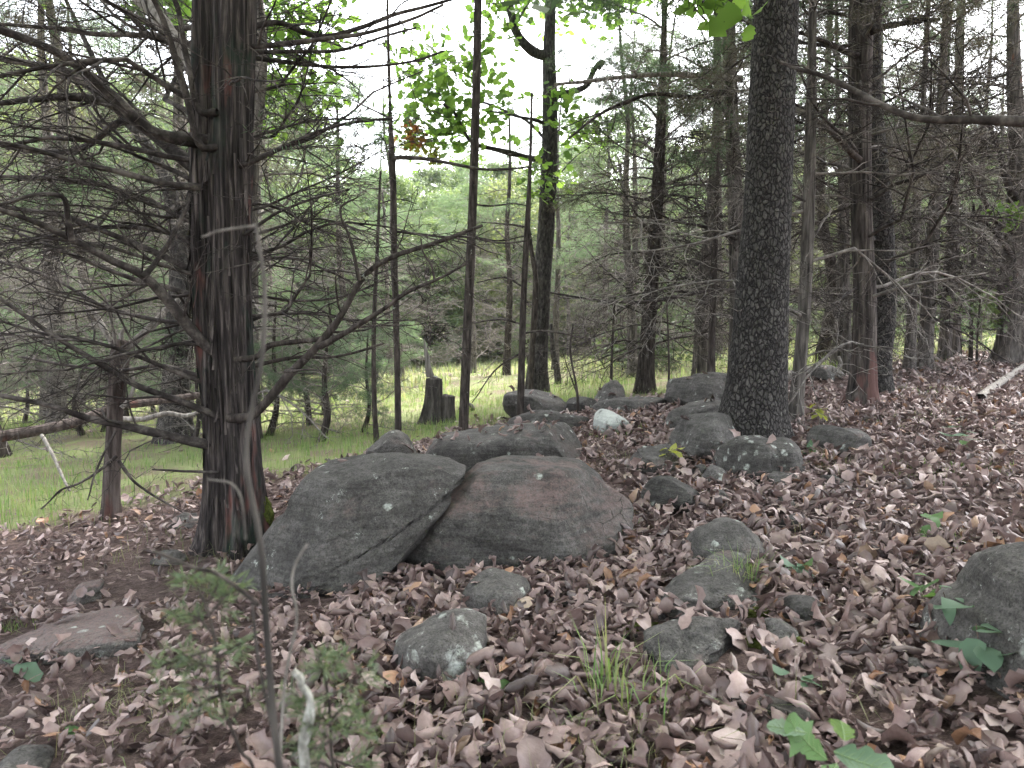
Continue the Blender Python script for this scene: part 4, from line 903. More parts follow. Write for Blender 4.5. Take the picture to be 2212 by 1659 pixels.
px_branch(root, b, [(1595, 625), (1500, 634), (1400, 652), (1300, 650), (1190, 632)], 11, 4, b[1] - .3, b[1] - 1.2, 'twig', G, (9, 4), 2)
px_branch(root, b, [(1590, 190), (1500, 210), (1400, 205), (1290, 250), (1230, 300)], 12, 4, b[1] - .4, b[1] - 1.4, 'twig', G, (9, 5), 2)
px_branch(root, b, [(1590, 515), (1520, 490), (1450, 475), (1370, 430)], 9, 3, b[1] - .3, b[1] - 1.0, 'twig', G, (9, 5), 2)
cedar('bleached grey dead cedar just right of the rough-barked tree', [(1716, 908, 34), (1724, 830, 26), (1737, 680, 24), (1746, 480, 22), (1752, 260, 19), (1756, 0, 14)], 43, [('bare', 12, .6, 4.2, .35, .8, -.1, .4), D_(6, 1.5, 4.5, .5, .9)], 'cedar_bark_grey', nt=60, nz=260)
root, b, L, R_ = cedar('red-footed peeling cedar, first of the close pair', [(1862, 875, 66), (1866, 800, 52), (1868, 650, 45), (1862, 500, 41), (1858, 300, 42), (1858, 150, 46), (1861, 0, 44)], 44, [D_(14, 1.2, 4.5), ('dry', 8, 2.4, 5, .7, 1.1, 0, .4), GRN(10, 4, 8)], 'cedar_bark_foot', nt=90, nz=320)
px_branch(root, b, [(1855, 345), (1820, 310), (1760, 255), (1700, 215)], 15, 7, b[1] - .1, b[1] - .5, 'cedar_bark_red', G, (7, 4), 2)
px_branch(root, b, [(1850, 120), (1790, 95), (1740, 75), (1700, 65)], 14, 6, b[1] - .1, b[1] - .5, 'twig', G, (7, 4), 2)
px_branch(root, b, [(1880, 60), (1930, 55), (1990, 45), (2030, 42)], 17, 8, b[1] - .1, b[1] - .8, 'twig', G, (8, 5, 3), 3)
px_branch(root, b, [(1880, 430), (1930, 400), (1990, 380), (2060, 330)], 11, 4, b[1] - .1, b[1] - .6, 'twig', G, (7, 4), 2)
px_branch(root, b, [(1885, 640), (1950, 620), (2030, 605), (2130, 590)], 8, 3, b[1] - .1, b[1] - .6, 'twig_pale', G, (8, 4), 2)
tree('oak_tree', 'curving rough-barked trunk behind the red-footed cedar, second of the close pair', [(1898, 853, 54), (1902, 780, 44), (1914, 650, 43), (1910, 510, 39), (1896, 340, 37), (1882, 180, 37), (1886, 0, 34)], 'gum_bark', [('bare', 5, 2.5, 5, .5, .9, .1, .5)], top=8.5, seed=45, nt=120, nz=420, disp=plates(.008, .06, 45, 1.4), flare=.25, fh=.25)
cedar('thin straight dead tree in front of the large angular boulder', [(1534, 862, 20), (1537, 760, 15), (1542, 600, 12), (1548, 440, 8), (1552, 330, 4)], 46, [('bare', 10, .8, 3, .3, .6, -.1, .3)], 'pole_bark', nt=24, nz=120, top=None)
cedar('dark slim cedar on the leafy rise, first trunk right of the close pair', [(1964, 803, 24), (1970, 680, 19), (1978, 500, 15), (1990, 300, 11)], 47, [D_(16, .8, 4.5), ('dry', 4, 3.0, 5, .8, 1.2, 0, .4), GRN(4, 5.2, 8)], nt=36)
cedar('shaggy broad-footed grey cedar on the leafy rise, second right of the close pair', [(1996, 797, 40), (2000, 740, 30), (2012, 560, 27), (2024, 380, 22), (2032, 240, 16)], 48, [D_(16, .9, 4.5), ('dry', 5, 3.0, 6, .8, 1.2, 0, .4), GRN(4, 5.2, 8)], nt=48)
cedar('leaning grey cedar on the leafy rise, third trunk right of the close pair', [(2040, 778, 26), (2046, 660, 22), (2056, 500, 19), (2066, 300, 14)], 49, [D_(18, .9, 5), ('dry', 4, 3.0, 6, .8, 1.2, 0, .4), GRN(4, 5.2, 8)], nt=36)
cedar('slim cedar pressed behind the leaning grey one on the leafy rise', [(2062, 772, 22), (2064, 640, 18), (2062, 460, 15), (2064, 280, 11)], 50, [D_(14, .9, 5), ('dry', 4, 3.0, 6, .8, 1.2, 0, .4)], nt=30)
cedar('slim dark cedar between the bleached dead cedar and the close pair', [(1832, 812, 20), (1830, 700, 15), (1822, 500, 12), (1812, 300, 8)], 51, [D_(20, .7, 4.5, .7, 1.2)], nt=30)
root, b, L, R_ = cedar('stout many-limbed cedar near the right edge on the leafy rise', [(2186, 785, 74), (2186, 720, 58), (2190, 600, 52), (2196, 500, 46), (2200, 350, 36), (2190, 150, 26)], 52, [D_(16, .9, 5, .8, 1.3), ('dry', 14, 2.0, 6, .8, 1.3, 0, .4), GRN(4, 5.2, 8)], nt=70, nz=240)
for q, w in (([(2190,500),(2150,470),(2110,400),(2090,330),(2060,240)], 18), ([(2195,430),(2170,380),(2150,300),(2100,200)], 16), ([(2180,630),(2130,600),(2090,575)], 10), ([(2192,560),(2130,480),(2080,460)], 12)):
    px_branch(root, b, q, w, 5, b[1] - .1, b[1] - .5, 'twig', G, (8, 5, 2), 3)
leaf_spray(root, b, 'leaf_spray', [(2155, 465), (2170, 455), (2190, 470), (2205, 460), (2175, 478)], b[1] - .8, .1, 14, .13, 'oak_leaf_green', 60)
cedar('slight leafless sapling between the leaning cedars and the stout right cedar', [(2097, 786, 8), (2099, 640, 6), (2104, 440, 4)], 53, [('bare', 8, .8, 3, .25, .5, -.1, .4)], 'pole_bark', nt=14, nz=60, top=None)
root, b = pole('leafy green sapling in front of the stout right cedar', [(2110, 790, 5), (2112, 720, 4), (2118, 640, 3)], 54)
leaf_spray(root, b, 'leaf_spray', area(2050, 2200, 620, 700, 22, 61), b[1], .14, 8, .12, 'far_leaf', 61)
root, b = pole('little green-leaved sapling at the clearing edge left of the dark cedar', [(1345, 800, 4), (1343, 770, 3), (1340, 740, 3)], 55)
leaf_spray(root, b, 'leaf_spray', area(1300, 1400, 730, 790, 16, 62), b[1], .2, 8, .13, 'far_leaf', 62)

# tree off the right edge whose long bare branch reaches into the picture
base = np.array([3.55, 3.3, float(gz(3.55, 3.3))])
root = thing('cedar_tree', base, 'grey tree just outside the right edge sending one long bare limb across the trunks', 'tree')
pts = np.array([[0, 0, -.05], [.02, 0, .8], [.0, .02, 2.0], [.03, .02, 3.5], [.05, 0, 5.5]]); rad = np.array([.16, .14, .12, .09, .02])
obj('trunk', trunk_mesh('trunk', pts, rad, 60, 160, strips(.008, 4, 1.4, 70), [M[gray]], .4, .15, 5, 4), root)
px_branch(root, base, [(2500, 285), (2330, 270), (2212, 264), (2100, 260), (1990, 256), (1900, 226), (1850, 200), (1780, 165), (1730, 150), (1688, 134)], 27, 7, 3.3, 3.9, 'twig', G, (5, 2), 2, n=50, sides=12, t0=.35)
limbs(root, pts, rad, 71, [('dry', 5, 2.4, 3.6, .7, 1.0, .1, .5, [2.2, 2.6, 1.9]), ('dead', 3, 2.2, 3.2, .6, .9, .1, .5, [2.4, 2.0])])

# fallen trunk lying across the left background
def lying(name, label, cat, px, w, Y0, Y1, mat, seed, nt=40, amp=.006, taper=.6):
    k = len(px); W_ = np.array([at(u, v, Y0 + (Y1 - Y0) * i / (k - 1)) for i, (u, v) in enumerate(px)]); b = W_[0].copy()
    R_ = np.linspace(1, taper, k) * w * .5 * (Y0 + Y1) / 2 / F
    o = obj(name, trunk_mesh(name, W_ - b, R_, nt, 120, strips(amp, 3, 1.6, seed), [M[mat]], 0, seed=seed), loc=b); return tag(o, label, cat)
lying('fallen_log', 'red-barked fallen trunk slanting across behind the big cedar at the left', 'log', [(-160, 965), (0, 943), (150, 915), (250, 880), (330, 868), (460, 850)], 24, 5.6, 7.2, 'cedar_bark_red', 80)
lying('dead_branch', 'long pale bare branch propped under the red fallen trunk', 'branch', [(90, 940), (110, 975), (135, 1030), (150, 1060)], 8, 6.0, 5.7, 'dead_wood', 81, 12, .001)
lying('dead_branch', 'smooth curved grey dead branch lying below the fallen trunk behind the big cedar', 'branch', [(265, 905), (310, 905), (360, 893), (400, 898), (430, 890)], 12, 6.4, 6.6, 'dead_wood', 82, 14, .002)
def grounded(name, label, cat, px, w, mat, seed, lift=.4, nt=20, amp=.003, taper=.6, n=9):
    P = np.array([ground_at(u, v) for u, v in px]); P = spline(P, n); P[:, 2] = gz(P[:, 0], P[:, 1])
    R_ = np.linspace(1, taper, n) * w * .5 * P[:, 1].mean() / F; P[:, 2] += R_ * lift + .012; b = P[0].copy()
    o = obj(name, trunk_mesh(name, P - b, R_, nt, 90, strips(amp, 2.5, 3, seed), [M[mat]], 0, seed=seed), loc=b); return tag(o, label, cat)
grounded('dead_branch', 'dark rotten branch lying right of the half-buried grey rock', 'branch', [(1105, 1335), (1150, 1322), (1200, 1318), (1250, 1318), (1300, 1300)], 24, 'log_bark', 83, .7, 28, .006)
grounded('dead_branch', 'short dead branch below the mossy patch beside the long bluish slab', 'branch', [(1300, 1400), (1340, 1392), (1375, 1385)], 16, 'log_bark', 84, .7)
grounded('twig_stick', 'thin pale stick lying in front of the largest boulder', 'stick', [(1055, 1244), (1090, 1250), (1120, 1262), (1160, 1276)], 6, 'dead_wood', 85, 1, 8, .0005)
grounded('twig_stick', 'thin brown stick lying over the leaves by the rotten branch', 'stick', [(1105, 1308), (1140, 1300), (1170, 1292), (1190, 1278)], 6, 'dead_wood', 86, 1, 8, .0005)
grounded('rotten_log', 'dark furrowed chunk of rotten log among leaves beside the big green foreground leaves', 'log', [(1590, 1540), (1640, 1558), (1690, 1572), (1740, 1590)], 62, 'log_bark', 87, .3, 60, .012, .8)
grounded('twig_stick', 'long thin stick on the needles right of the white-spotted rock', 'stick', [(1760, 1050), (1830, 1062), (1890, 1068)], 5, 'dead_wood', 88, 1, 8, .0005)
grounded('dead_branch', 'bare pole lying up the leafy rise at the right edge', 'branch', [(2118, 872), (2150, 845), (2190, 810), (2240, 775)], 15, 'dead_wood', 89, .8)
grounded('dead_branch', 'leaning dark dead limb on the ground near the leafy rise trunks', 'branch', [(2000, 770), (2030, 785), (2060, 803)], 9, 'twig', 90, 1)
# root tangle behind the grey dead trunk
for px, w, lab in (([(1690, 815), (1740, 800), (1790, 795), (1820, 810)], 18, 'weathered grey fallen trunk among roots behind the bleached dead cedar'), ([(1745, 835), (1790, 815), (1815, 790), (1812, 770)], 10, 'curved grey root rising beside the weathered fallen trunk'), ([(1760, 790), (1790, 800), (1825, 822)], 8, 'thin pale root crossing the weathered fallen trunk')):
    Yr = ground_at(1760, 825)[1]; lying('dead_root' if 'root ' in lab else 'fallen_log', lab, 'root' if 'root ' in lab else 'log', px, w, Yr, Yr + .2, 'dead_wood', int(w) + 91, 20, .004)

# ------------------------------------------------------------------ background trees
grp_c = 'dark cedars standing far back in the wood'
rnd = np.random.default_rng(77)
def far_trunk(seed, H, r):
    G_ = np.random.default_rng(seed); n = 7; z = np.linspace(-.05, H, n); x = np.cumsum(G_.normal(0, .09, n)); y = np.cumsum(G_.normal(0, .09, n)); pts = np.column_stack([x - x[0], y - y[0], z])
    return pts, r * (1 - z / H * .9)
FT = []
for s in range(4):
    pts, rad = far_trunk(s, 9.5, .13); FT.append((trunk_mesh('trunk', pts, rad, 14, 40, strips(.01, 3, 1.4, s), [M['pole_bark' if s % 2 else gray]], .4, .2, 5, s), pts, rad))
def far_cedar(x, y, seed, label, group, dead=12, green=12, dry=0, hg=2.6, kind='green', sc=1.0):
    me, pts, rad = FT[seed % 4]; root = thing('cedar_tree', (x, y, float(gz(x, y))), label, 'tree', group); root.scale = (sc,) * 3; root.rotation_euler = (0, 0, seed * 1.3)
    obj('trunk', me, root)
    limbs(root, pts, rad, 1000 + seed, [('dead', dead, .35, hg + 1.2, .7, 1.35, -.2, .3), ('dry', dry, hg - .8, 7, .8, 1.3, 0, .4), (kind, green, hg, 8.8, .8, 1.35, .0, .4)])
def visible_px(x, y, z): 
    q = np.array([x, y, z]) - CAM; yc = q[1] * math.cos(PITCH) - q[2] * math.sin(PITCH); return CU + F * q[0] / yc
placed = []
def free(x, y, d):
    return all((x - a) ** 2 + (y - b) ** 2 > d * d for a, b in placed)
CED = []
for zone, n, (ya, yb), (ua, ub), kw, lab in (
    ('r1', 11, (13, 22), (1480, 2400), dict(dead=20, green=3, dry=1, hg=4.4), 'grey cedar full of fine dead twigs in the wood beyond the leafy rise'),
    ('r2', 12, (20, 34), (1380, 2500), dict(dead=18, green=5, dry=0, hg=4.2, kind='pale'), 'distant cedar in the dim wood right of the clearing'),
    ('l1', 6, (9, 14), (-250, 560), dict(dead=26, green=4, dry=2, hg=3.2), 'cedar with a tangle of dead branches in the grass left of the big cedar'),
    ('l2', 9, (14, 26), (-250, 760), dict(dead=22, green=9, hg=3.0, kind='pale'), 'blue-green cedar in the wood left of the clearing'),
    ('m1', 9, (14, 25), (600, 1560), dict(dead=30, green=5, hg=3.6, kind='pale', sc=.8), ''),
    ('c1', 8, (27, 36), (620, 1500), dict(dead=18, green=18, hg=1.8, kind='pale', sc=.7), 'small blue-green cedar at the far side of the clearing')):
    c = t_ = 0
    while c < n and t_ < 900:
        t_ += 1; y = rnd.uniform(ya, yb); u = rnd.uniform(ua, ub); x = (u - CU) / F * y
        if not free(x, y, 1.5): continue
        placed.append((x, y)); CED.append((x, y, u, int(rnd.integers(1000)), zone, kw)); c += 1
MARK = [(-9999, 'the left edge'), (0, 'the left edge'), (240, 'the red-barked snag'), (480, 'the big two-stemmed cedar'), (815, 'the thin twiggy sapling'), (1010, 'the straight bare pole'), (1170, 'the oak'), (1395, 'the clearing-edge cedar'), (1640, 'the rough-barked tree'), (1735, 'the bleached cedar'), (1870, 'the close pair'), (2000, 'the shaggy broad-footed cedar'), (2190, 'the stout right cedar'), (2212, 'the right edge'), (9999, 'the right edge')]
ORD = ['nearest', 'second nearest', 'third nearest', 'fourth nearest', 'fifth nearest', 'sixth nearest', 'seventh nearest', 'eighth nearest', 'ninth nearest', 'tenth nearest', 'eleventh nearest', 'twelfth nearest', 'farthest', 'very farthest']
KIND = {'r1': 'grey twiggy cedar', 'r2': 'dim twiggy cedar', 'l1': 'dead-branched cedar', 'l2': 'blue-green cedar', 'm1': 'bare-limbed slim cedar', 'c1': 'small pale cedar'}
seen = {}
for x, y, u, sd_, zone, kw in sorted(CED, key=lambda q: q[1]):
    i = max(j for j in range(len(MARK) - 1) if MARK[j][0] <= u); key = (KIND[zone], i); seen[key] = seen.get(key, 0) + 1
    where = f'between {MARK[i][1]} and {MARK[i + 1][1]}' if MARK[i][1] != MARK[i + 1][1] else f'beyond {MARK[i][1]}'
    far_cedar(x, y, sd_, f'{ORD[seen[key] - 1]} {KIND[zone]} {where}', {'r': 'cedars of the right wood', 'l': 'cedars of the left wood', 'c': 'cedars across the clearing', 'm': 'slim cedars scattered in the clearing'}[zone[0]], **kw)
# broadleaf trees beyond the clearing: four kinds of mesh
def broadleaf(seed, H=9.0, W=3.2, low=.12, nclump=95, per=150, size=.15, mat='far_leaf'):
    G_ = np.random.default_rng(seed); T = Tubes(); n = 8; z = np.linspace(-.1, H * .8, n); pts = np.column_stack([np.cumsum(G_.normal(0, .1, n)), np.cumsum(G_.normal(0, .1, n)), z]); T.add(pts, .14 * (1 - z / H) + .015, 8)
    th = G_.uniform(0, 6.28, nclump); h = low + (1 - low) * G_.uniform(0, 1, nclump) ** .85; prof = np.sin(np.clip((h - low) / (1 - low) * .86 + .14, 0, 1) * math.pi) ** .6
    rr = W * prof * G_.uniform(.35, 1.05, nclump) ** .6; C_ = np.column_stack([rr * np.cos(th), rr * np.sin(th), h * H])
    for c in C_[::3]:
        p0, r0 = along(pts, .1 * (1 - z / H) + .012, max(.4, c[2] * .75)); T.add(spline([p0, (p0 + c) / 2 + G_.normal(0, .15, 3), c], 5), np.linspace(max(r0 * .5, .012), .005, 5), 4)
    m = nclump * per; cl = np.repeat(np.arange(nclump), per); rad_ = G_.uniform(.3, .85, nclump)[cl]
    d = G_.normal(0, 1, (m, 3)); d /= np.linalg.norm(d, axis=1, keepdims=True); P = C_[cl] + d * (rad_ * G_.uniform(0, 1, m) ** .45)[:, None] * np.array([1, 1, .62])
    a_ = G_.normal(0, 1, (m, 3)); a_[:, 2] *= .6; a_ /= np.linalg.norm(a_, axis=1, keepdims=True); s_ = np.cross(a_, G_.normal(0, 1, (m, 3)) + UP); s_ /= np.linalg.norm(s_, axis=1, keepdims=True)
    L = (size * G_.uniform(.5, 1.2, m))[:, None]; V = np.stack([P, P + a_ * L * .5 + s_ * L * .32, P + a_ * L, P + a_ * L * .5 - s_ * L * .32], 1).reshape(-1, 3)
    Vt, Qt = T.arrays(); return mesh_np('trunk', Vt, [Qt], [M['pole_bark']]), mesh_np('crown', V, [np.arange(m * 4).reshape(-1, 4)], [M[mat]])
BL = [broadleaf(1, mat='far_leaf'), broadleaf(2, 9, 2.8, .1, 85, 150, .15, 'far_leaf_deep'), broadleaf(3, 9, 3.4, .14, 90, 140, .16, 'far_leaf_yellow'), broadleaf(4, 9, 2.6, .08, 80, 150, .14, 'far_leaf')]
BLL = [broadleaf(21, 9, 3.6, .01, 150, 130, .16, 'far_leaf'), broadleaf(22, 9, 3.3, .01, 140, 130, .16, 'far_leaf_yellow'), broadleaf(23, 9, 3.4, .01, 140, 130, .15, 'far_leaf_deep'), broadleaf(24, 9, 3.0, .01, 130, 130, .15, 'far_leaf')]
LABB = ['bright green leafy tree in the wood beyond the clearing', 'deep green leafy tree in the wood beyond the clearing', 'yellowish green leafy tree in the wood beyond the clearing', 'narrow bright green tree in the wood beyond the clearing']
def broad(x, y, k, sc, sz=1.0, BL=BL):
    root = thing('broadleaf_tree', (x, y, float(gz(x, y)) - .05), LABB[k], 'tree', 'leafy trees beyond the clearing'); root.scale = (sc, sc, sc * sz); root.rotation_euler = (0, 0, rnd.uniform(0, 6.28))
    obj('trunk', BL[k][0], root); obj('crown', BL[k][1], root, kind='stuff')
for ya, yb, n, h0, h1 in ((34, 44, 26, .7, 1.0), (44, 58, 34, .95, 1.3), (58, 85, 40, 1.4, 2.0)):
    for i in range(n):
        y = rnd.uniform(ya, yb); u = -350 + (i + rnd.random()) / n * 2950; x = (u - CU) / F * y
        vtop = (300 if u > 830 else 345) + 45 * abs(rnd.normal()) + (40 if 660 < u < 780 else 0) if 640 < u < 1180 else (rnd.uniform(60, 260) if u < 640 else rnd.uniform(200, 400))
        zt = at(u, vtop, y)[2]; hh = max(3.5, min(zt - float(gz(x, y)), 9.2 * h1 * 1.6)) / 9.2
        broad(x, y, int(rnd.integers(4)), hh * rnd.uniform(.9, 1.0), 1.0)
for i in range(24):
    y = rnd.uniform(31, 40); u = 560 + (i + rnd.random()) / 24 * 800; x = (u - CU) / F * y; zt = at(u, rnd.uniform(370, 520), y)[2]
    broad(x, y, int(rnd.choice([0, 0, 1, 3, 2])), (zt - float(gz(x, y))) / 9.0, 1.0, BLL)
for i in range(26):
    y = rnd.uniform(27, 40); u = rnd.choice([rnd.uniform(-250, 560), rnd.uniform(1400, 2400)]); x = (u - CU) / F * y; zt = at(u, rnd.uniform(380, 560), y)[2]
    broad(x, y, int(rnd.choice([0, 0, 1, 3, 2])), (zt - float(gz(x, y))) / 9.0, 1.0, BLL)
# twiggy young cedars and brush between the big cedar and the meadow
SB = np.array([[0, 0, -.05], [.1, 0, .4], [.05, .1, .9], [.1, .1, 1.7]]); SBM = trunk_mesh('trunk', SB, np.array([.04, .032, .022, .006]), 12, 30, strips(.004, 3, 1.4, 17), [M['pole_bark']], .3, .1, 5, 17)
PAL = ['leftmost', 'second from the left', 'third from the left', 'fourth from the left', 'fifth from the left', 'sixth from the left', 'seventh from the left', 'eighth from the left', 'ninth from the left', 'tenth from the left', 'eleventh from the left', 'twelfth from the left', 'thirteenth from the left', 'fourteenth from the left', 'fifteenth from the left', 'sixteenth from the left']
for i in range(16):
    u = -150 + i * 62 + rnd.uniform(-22, 22); y = rnd.uniform(8.6, 13.5); x = (u - CU) / F * y; s_ = rnd.uniform(.75, 1.25)
    root = thing('cedar_bush', (x, y, float(gz(x, y))), f'twiggy young cedar at the edge of the meadow, {PAL[i]} in its row', 'bush', 'young cedars along the left meadow edge'); root.scale = (s_,) * 3; root.rotation_euler = (0, 0, i * 2.1)
    obj('trunk', SBM, root); limbs(root, SB, np.array([.04, .032, .022, .006]), 1500 + i, [('dead', 10, .05, 1.1, .35, .75, -.1, .4), ('bare', 5, .05, .8, .3, .7, -.1, .5), ('pale' if i % 3 else 'green', 2 if i % 2 else 5, .3, 1.6, .3, .6, .1, .5)])
# crowns added to the near trees above the picture, enlarged to shade the leaf floor
CR = [broadleaf(61, 3.2, 2.3, .05, 48, 120, .17, 'oak_leaf_green')[1], broadleaf(62, 3.0, 2.1, .05, 44, 120, .16, 'cedar_leaf')[1]]
for nm, loc, k, s_ in (('gum_tree', (0, .4, 5.3), 0, 1.9), ('oak_tree', (.1, 0, 6.6), 0, 1.3), ('oak_tree.001', (-.8, .3, 5.4), 0, .9), ('cedar_tree', (0, .2, 3.7), 1, 1.35), ('cedar_tree.004', (0, 0, 5.2), 1, 1.0), ('cedar_tree.003', (0, 0, 5.4), 1, .6), ('oak_tree.002', (.6, .3, 6.3), 0, 1.5)):
    obj('crown', CR[k], bpy.data.objects[nm], loc, (0, 0, k + s_), s_, 'stuff')
for (x, y), lab, k in (((-2.6, -1.2), 'unseen leafy tree added just behind the viewpoint on the left for shade', 0), ((2.9, -.4), 'unseen leafy tree added just behind the viewpoint on the right for shade', 0), ((.3, -3.8), 'unseen cedar added a few paces behind the viewpoint for shade', 1)):  # unseen trees added so that their crowns shade the foreground
    root = thing('oak_tree' if k == 0 else 'cedar_tree', (x, y, float(gz(x, y))), lab, 'tree'); obj('trunk', FT[1][0], root, scale=.75); obj('crown', CR[k], root, (0, 0, 3.4), None, 1.9, 'stuff')
# low bushes
BS = [broadleaf(11, 1.6, .8, .05, 26, 110, .09, 'far_leaf_deep'), broadleaf(12, 1.5, .8, .05, 24, 110, .09, 'far_leaf'), broadleaf(13, 1.7, .9, .05, 26, 110, .08, 'cedar_leaf_pale')]
for i in range(46):
    y = rnd.uniform(10, 38); u = rnd.choice([rnd.uniform(-250, 700), rnd.uniform(1350, 2450), rnd.uniform(600, 1400)], p=[.4, .45, .15]); 
    if 600 < u < 1400: y = rnd.uniform(29, 38)
    elif u > 1350: y = rnd.uniform(15, 36)
    x = (u - CU) / F * y; k = int(rnd.integers(3)); s = rnd.uniform(.5, 1.2)
    root = thing('bush', (x, y, float(gz(x, y)) - .03), ['dense green bush under the trees at the back of the wood', 'bright leafy bush under the trees at the back of the wood', 'pale blue-green cedar bush under the trees at the back of the wood'][k], 'bush', 'bushes under the far trees')
    root.scale = (s,) * 3; root.rotation_euler = (0, 0, rnd.uniform(0, 6.28)); obj('stem', BS[k][0], root); obj('foliage', BS[k][1], root, kind='stuff')
# cedar shrub behind the elbow-branched tree
b = ground_at(690, 955); root = thing('cedar_bush', b, 'low spreading cedar bush with crooked dark stems right behind the big cedar', 'bush')
pts = np.array([[0, 0, -.05], [.1, 0, .3], [.05, .1, .7], [.1, .1, 1.3]]); rad = np.array([.05, .04, .03, .01]); obj('trunk', trunk_mesh('trunk', pts, rad, 16, 40, strips(.004, 3, 1.4, 7), [M['pole_bark']], .3, .1, 5, 7), root)
limbs(root, pts, rad, 95, [('green', 7, .25, 1.2, .35, .65, .1, .6), ('bare', 7, .1, .9, .3, .55, 0, .6)])
b = ground_at(800, 850); root = thing('cedar_bush', b, 'young olive-green cedar growing in front of the clearing beside the twiggy sapling', 'bush')
obj('trunk', trunk_mesh('trunk', pts * 1.3, rad, 16, 40, strips(.004, 3, 1.4, 8), [M['pole_bark']], .3, .1, 5, 8), root)
limbs(root, pts * 1.3, rad, 96, [('pale', 12, .2, 1.5, .4, .8, .1, .6), ('dead', 6, .1, 1.2, .4, .7, 0, .4)])

# ------------------------------------------------------------------ small plants
def seedling(label, u, v, h, leaves, size, mat, seed, Y=None, droop=.3):
    G_ = np.random.default_rng(seed); b = ground_at(u, v) if Y is None else None
    if b is None: b = at(u, v, Y); b[2] = float(gz(b[0], b[1]))
    root = thing('seedling', b, label, 'seedling'); T = Tubes(); top = np.array([G_.normal(0, .02), G_.normal(0, .02), h]); st_ = spline([[0, 0, -.02], [.01, 0, h * .5], top], 6); T.add(st_, np.linspace(.0028, .0016, 6), 5)
    V, q = T.arrays(); obj('stem', mesh_np('stem', V, [q], [M['litter_twig']]), root)
    for i in range(leaves):
        yaw = i * 2.4 + G_.normal(0, .3); p = st_[int(G_.integers(3, 6))]; d = np.array([math.cos(yaw), math.sin(yaw), G_.uniform(-.1, .35)])
        V, q = leaf_block(1, G_, size, (UO, WO, SO) if mat != 'oak_leaf_green' else (U8, W8, S8), 5, .8, .9, .2, None, .2, crinkle=.008, pre=(np.array([yaw]), np.array([G_.normal(.15, .25)]), np.array([yaw + 1.57])))
        V = V + p + d * size * .62
        obj('leaf', mesh_np('leaf', V, [q], [M[mat]]), root)
for args in (('pale green four-leaved seedling in the cleft in front of the two biggest boulders', 826, 1195, .09, 6, .1, 'seedling_leaf', 1), ('seedling with drooping blue-green leaves and yellow tips on the open leaf floor', 2068, 975, .16, 7, .12, 'bluish_leaf', 2),
             ('yellow-topped seedling standing on the broad mossy rock', 1438, 1010, .16, 6, .11, 'yellow_leaf', 3), ('small blue-green plant at the right side of the white-spotted rock', 1745, 990, .07, 6, .09, 'bluish_leaf', 4),
             ('bright yellow-green sapling behind the flat-topped lone rock', 1765, 925, .2, 8, .1, 'yellow_leaf', 5), ('row-leaved seedling trailing through the litter right of the tufted rock', 1720, 1265, .06, 5, .09, 'bluish_leaf', 6),
             ('tall green seedling in front of the right-edge boulder', 2105, 1470, .17, 8, .12, 'bluish_leaf', 7), ('leggy seedling with a few small leaves left of the right-edge boulder', 2045, 1400, .2, 6, .09, 'bluish_leaf', 8),
             ('pale round-leaved seedling on the bare soil at the left edge', 45, 1462, .03, 2, .13, 'bluish_leaf', 9), ('tiny green sprout in the foreground litter left of the blurred juniper', 150, 1590, .03, 3, .05, 'seedling_leaf', 10),
             ('seedling beside the grass clump on the right leaf floor', 2010, 1165, .09, 5, .09, 'seedling_leaf', 11), ('small seedling by the pale stone left of the right-edge boulder', 1990, 1320, .1, 5, .08, 'seedling_leaf', 12),
             ('little green sprout behind the large lobed foreground leaves', 1690, 1500, .06, 4, .06, 'bluish_leaf', 13), ('single-leaf sprout in the litter below the white-crusted rock', 1060, 1500, .04, 2, .07, 'seedling_leaf', 14)):
    seedling(*args)
leafmat('vein', [(.2, .28, .14), (.22, .3, .15)], tr=.2)
# large lobed leaves close to the lens
G_ = np.random.default_rng(3); Yg = 1.28; b = at(1790, 1640, Yg); b[2] = float(gz(b[0], b[1])); root = thing('oak_sprout', b, 'oak sprout with large fresh green lobed leaves close to the lens', 'seedling')
tp = at(1788, 1655, Yg) - b; T = Tubes(); T.add(spline([[0, 0, -.02], tp * .5 + np.array([.01, 0, 0]), tp], 8), np.linspace(.003, .002, 8), 6); V, q = T.arrays(); obj('stem', mesh_np('stem', V, [q], [M['litter_twig']]), root)
for (u, v), sz, yaw, th, mt in (((1732, 1604), .082, 2.45, .45, 'seedling_leaf'), ((1862, 1652), .105, -.35, .6, 'bluish_leaf'), ((1822, 1568), .055, 1.3, .5, 'oak_leaf_green'), ((1700, 1575), .07, 2.9, .2, 'bluish_leaf'), ((1790, 1690), .1, -2.2, .3, 'seedling_leaf')):
    V, q = leaf_block(1, G_, sz, (U16, W16 * 1.15, S16), 7, .7, .5, .1, None, .05, crinkle=.004, pre=(np.array([yaw]), np.array([th]), np.array([.3])))
    Gd = V.reshape(17, 7, 3); nrm = unit(np.cross(Gd[8, 4] - Gd[8, 2], Gd[10, 3] - Gd[6, 3])); T = Tubes(); nrm = nrm * (1 if nrm[2] > 0 else -1)
    T.add(Gd[:, 3] + nrm * .0006, np.linspace(.0011, .0004, 17), 4)
    for rw in (2, 4, 6, 8, 10, 12, 14):
        for cc in ((3, 2, 1), (3, 4, 5)):
            T.add(np.array([Gd[rw, cc[0]], Gd[min(rw + 1, 16), cc[1]], Gd[min(rw + 2, 16), cc[2]]]) + nrm * .0004, [.0006, .00045, .0003], 3)
    V2, q2 = T.arrays(); obj('leaf', mesh_np('leaf', np.vstack([V, V2]) + at(u, v, Yg) - b, [q, q2 + len(V)], [M[mt], M['vein']], midx=np.r_[np.zeros(len(q), int), np.ones(len(q2), int)]), root)

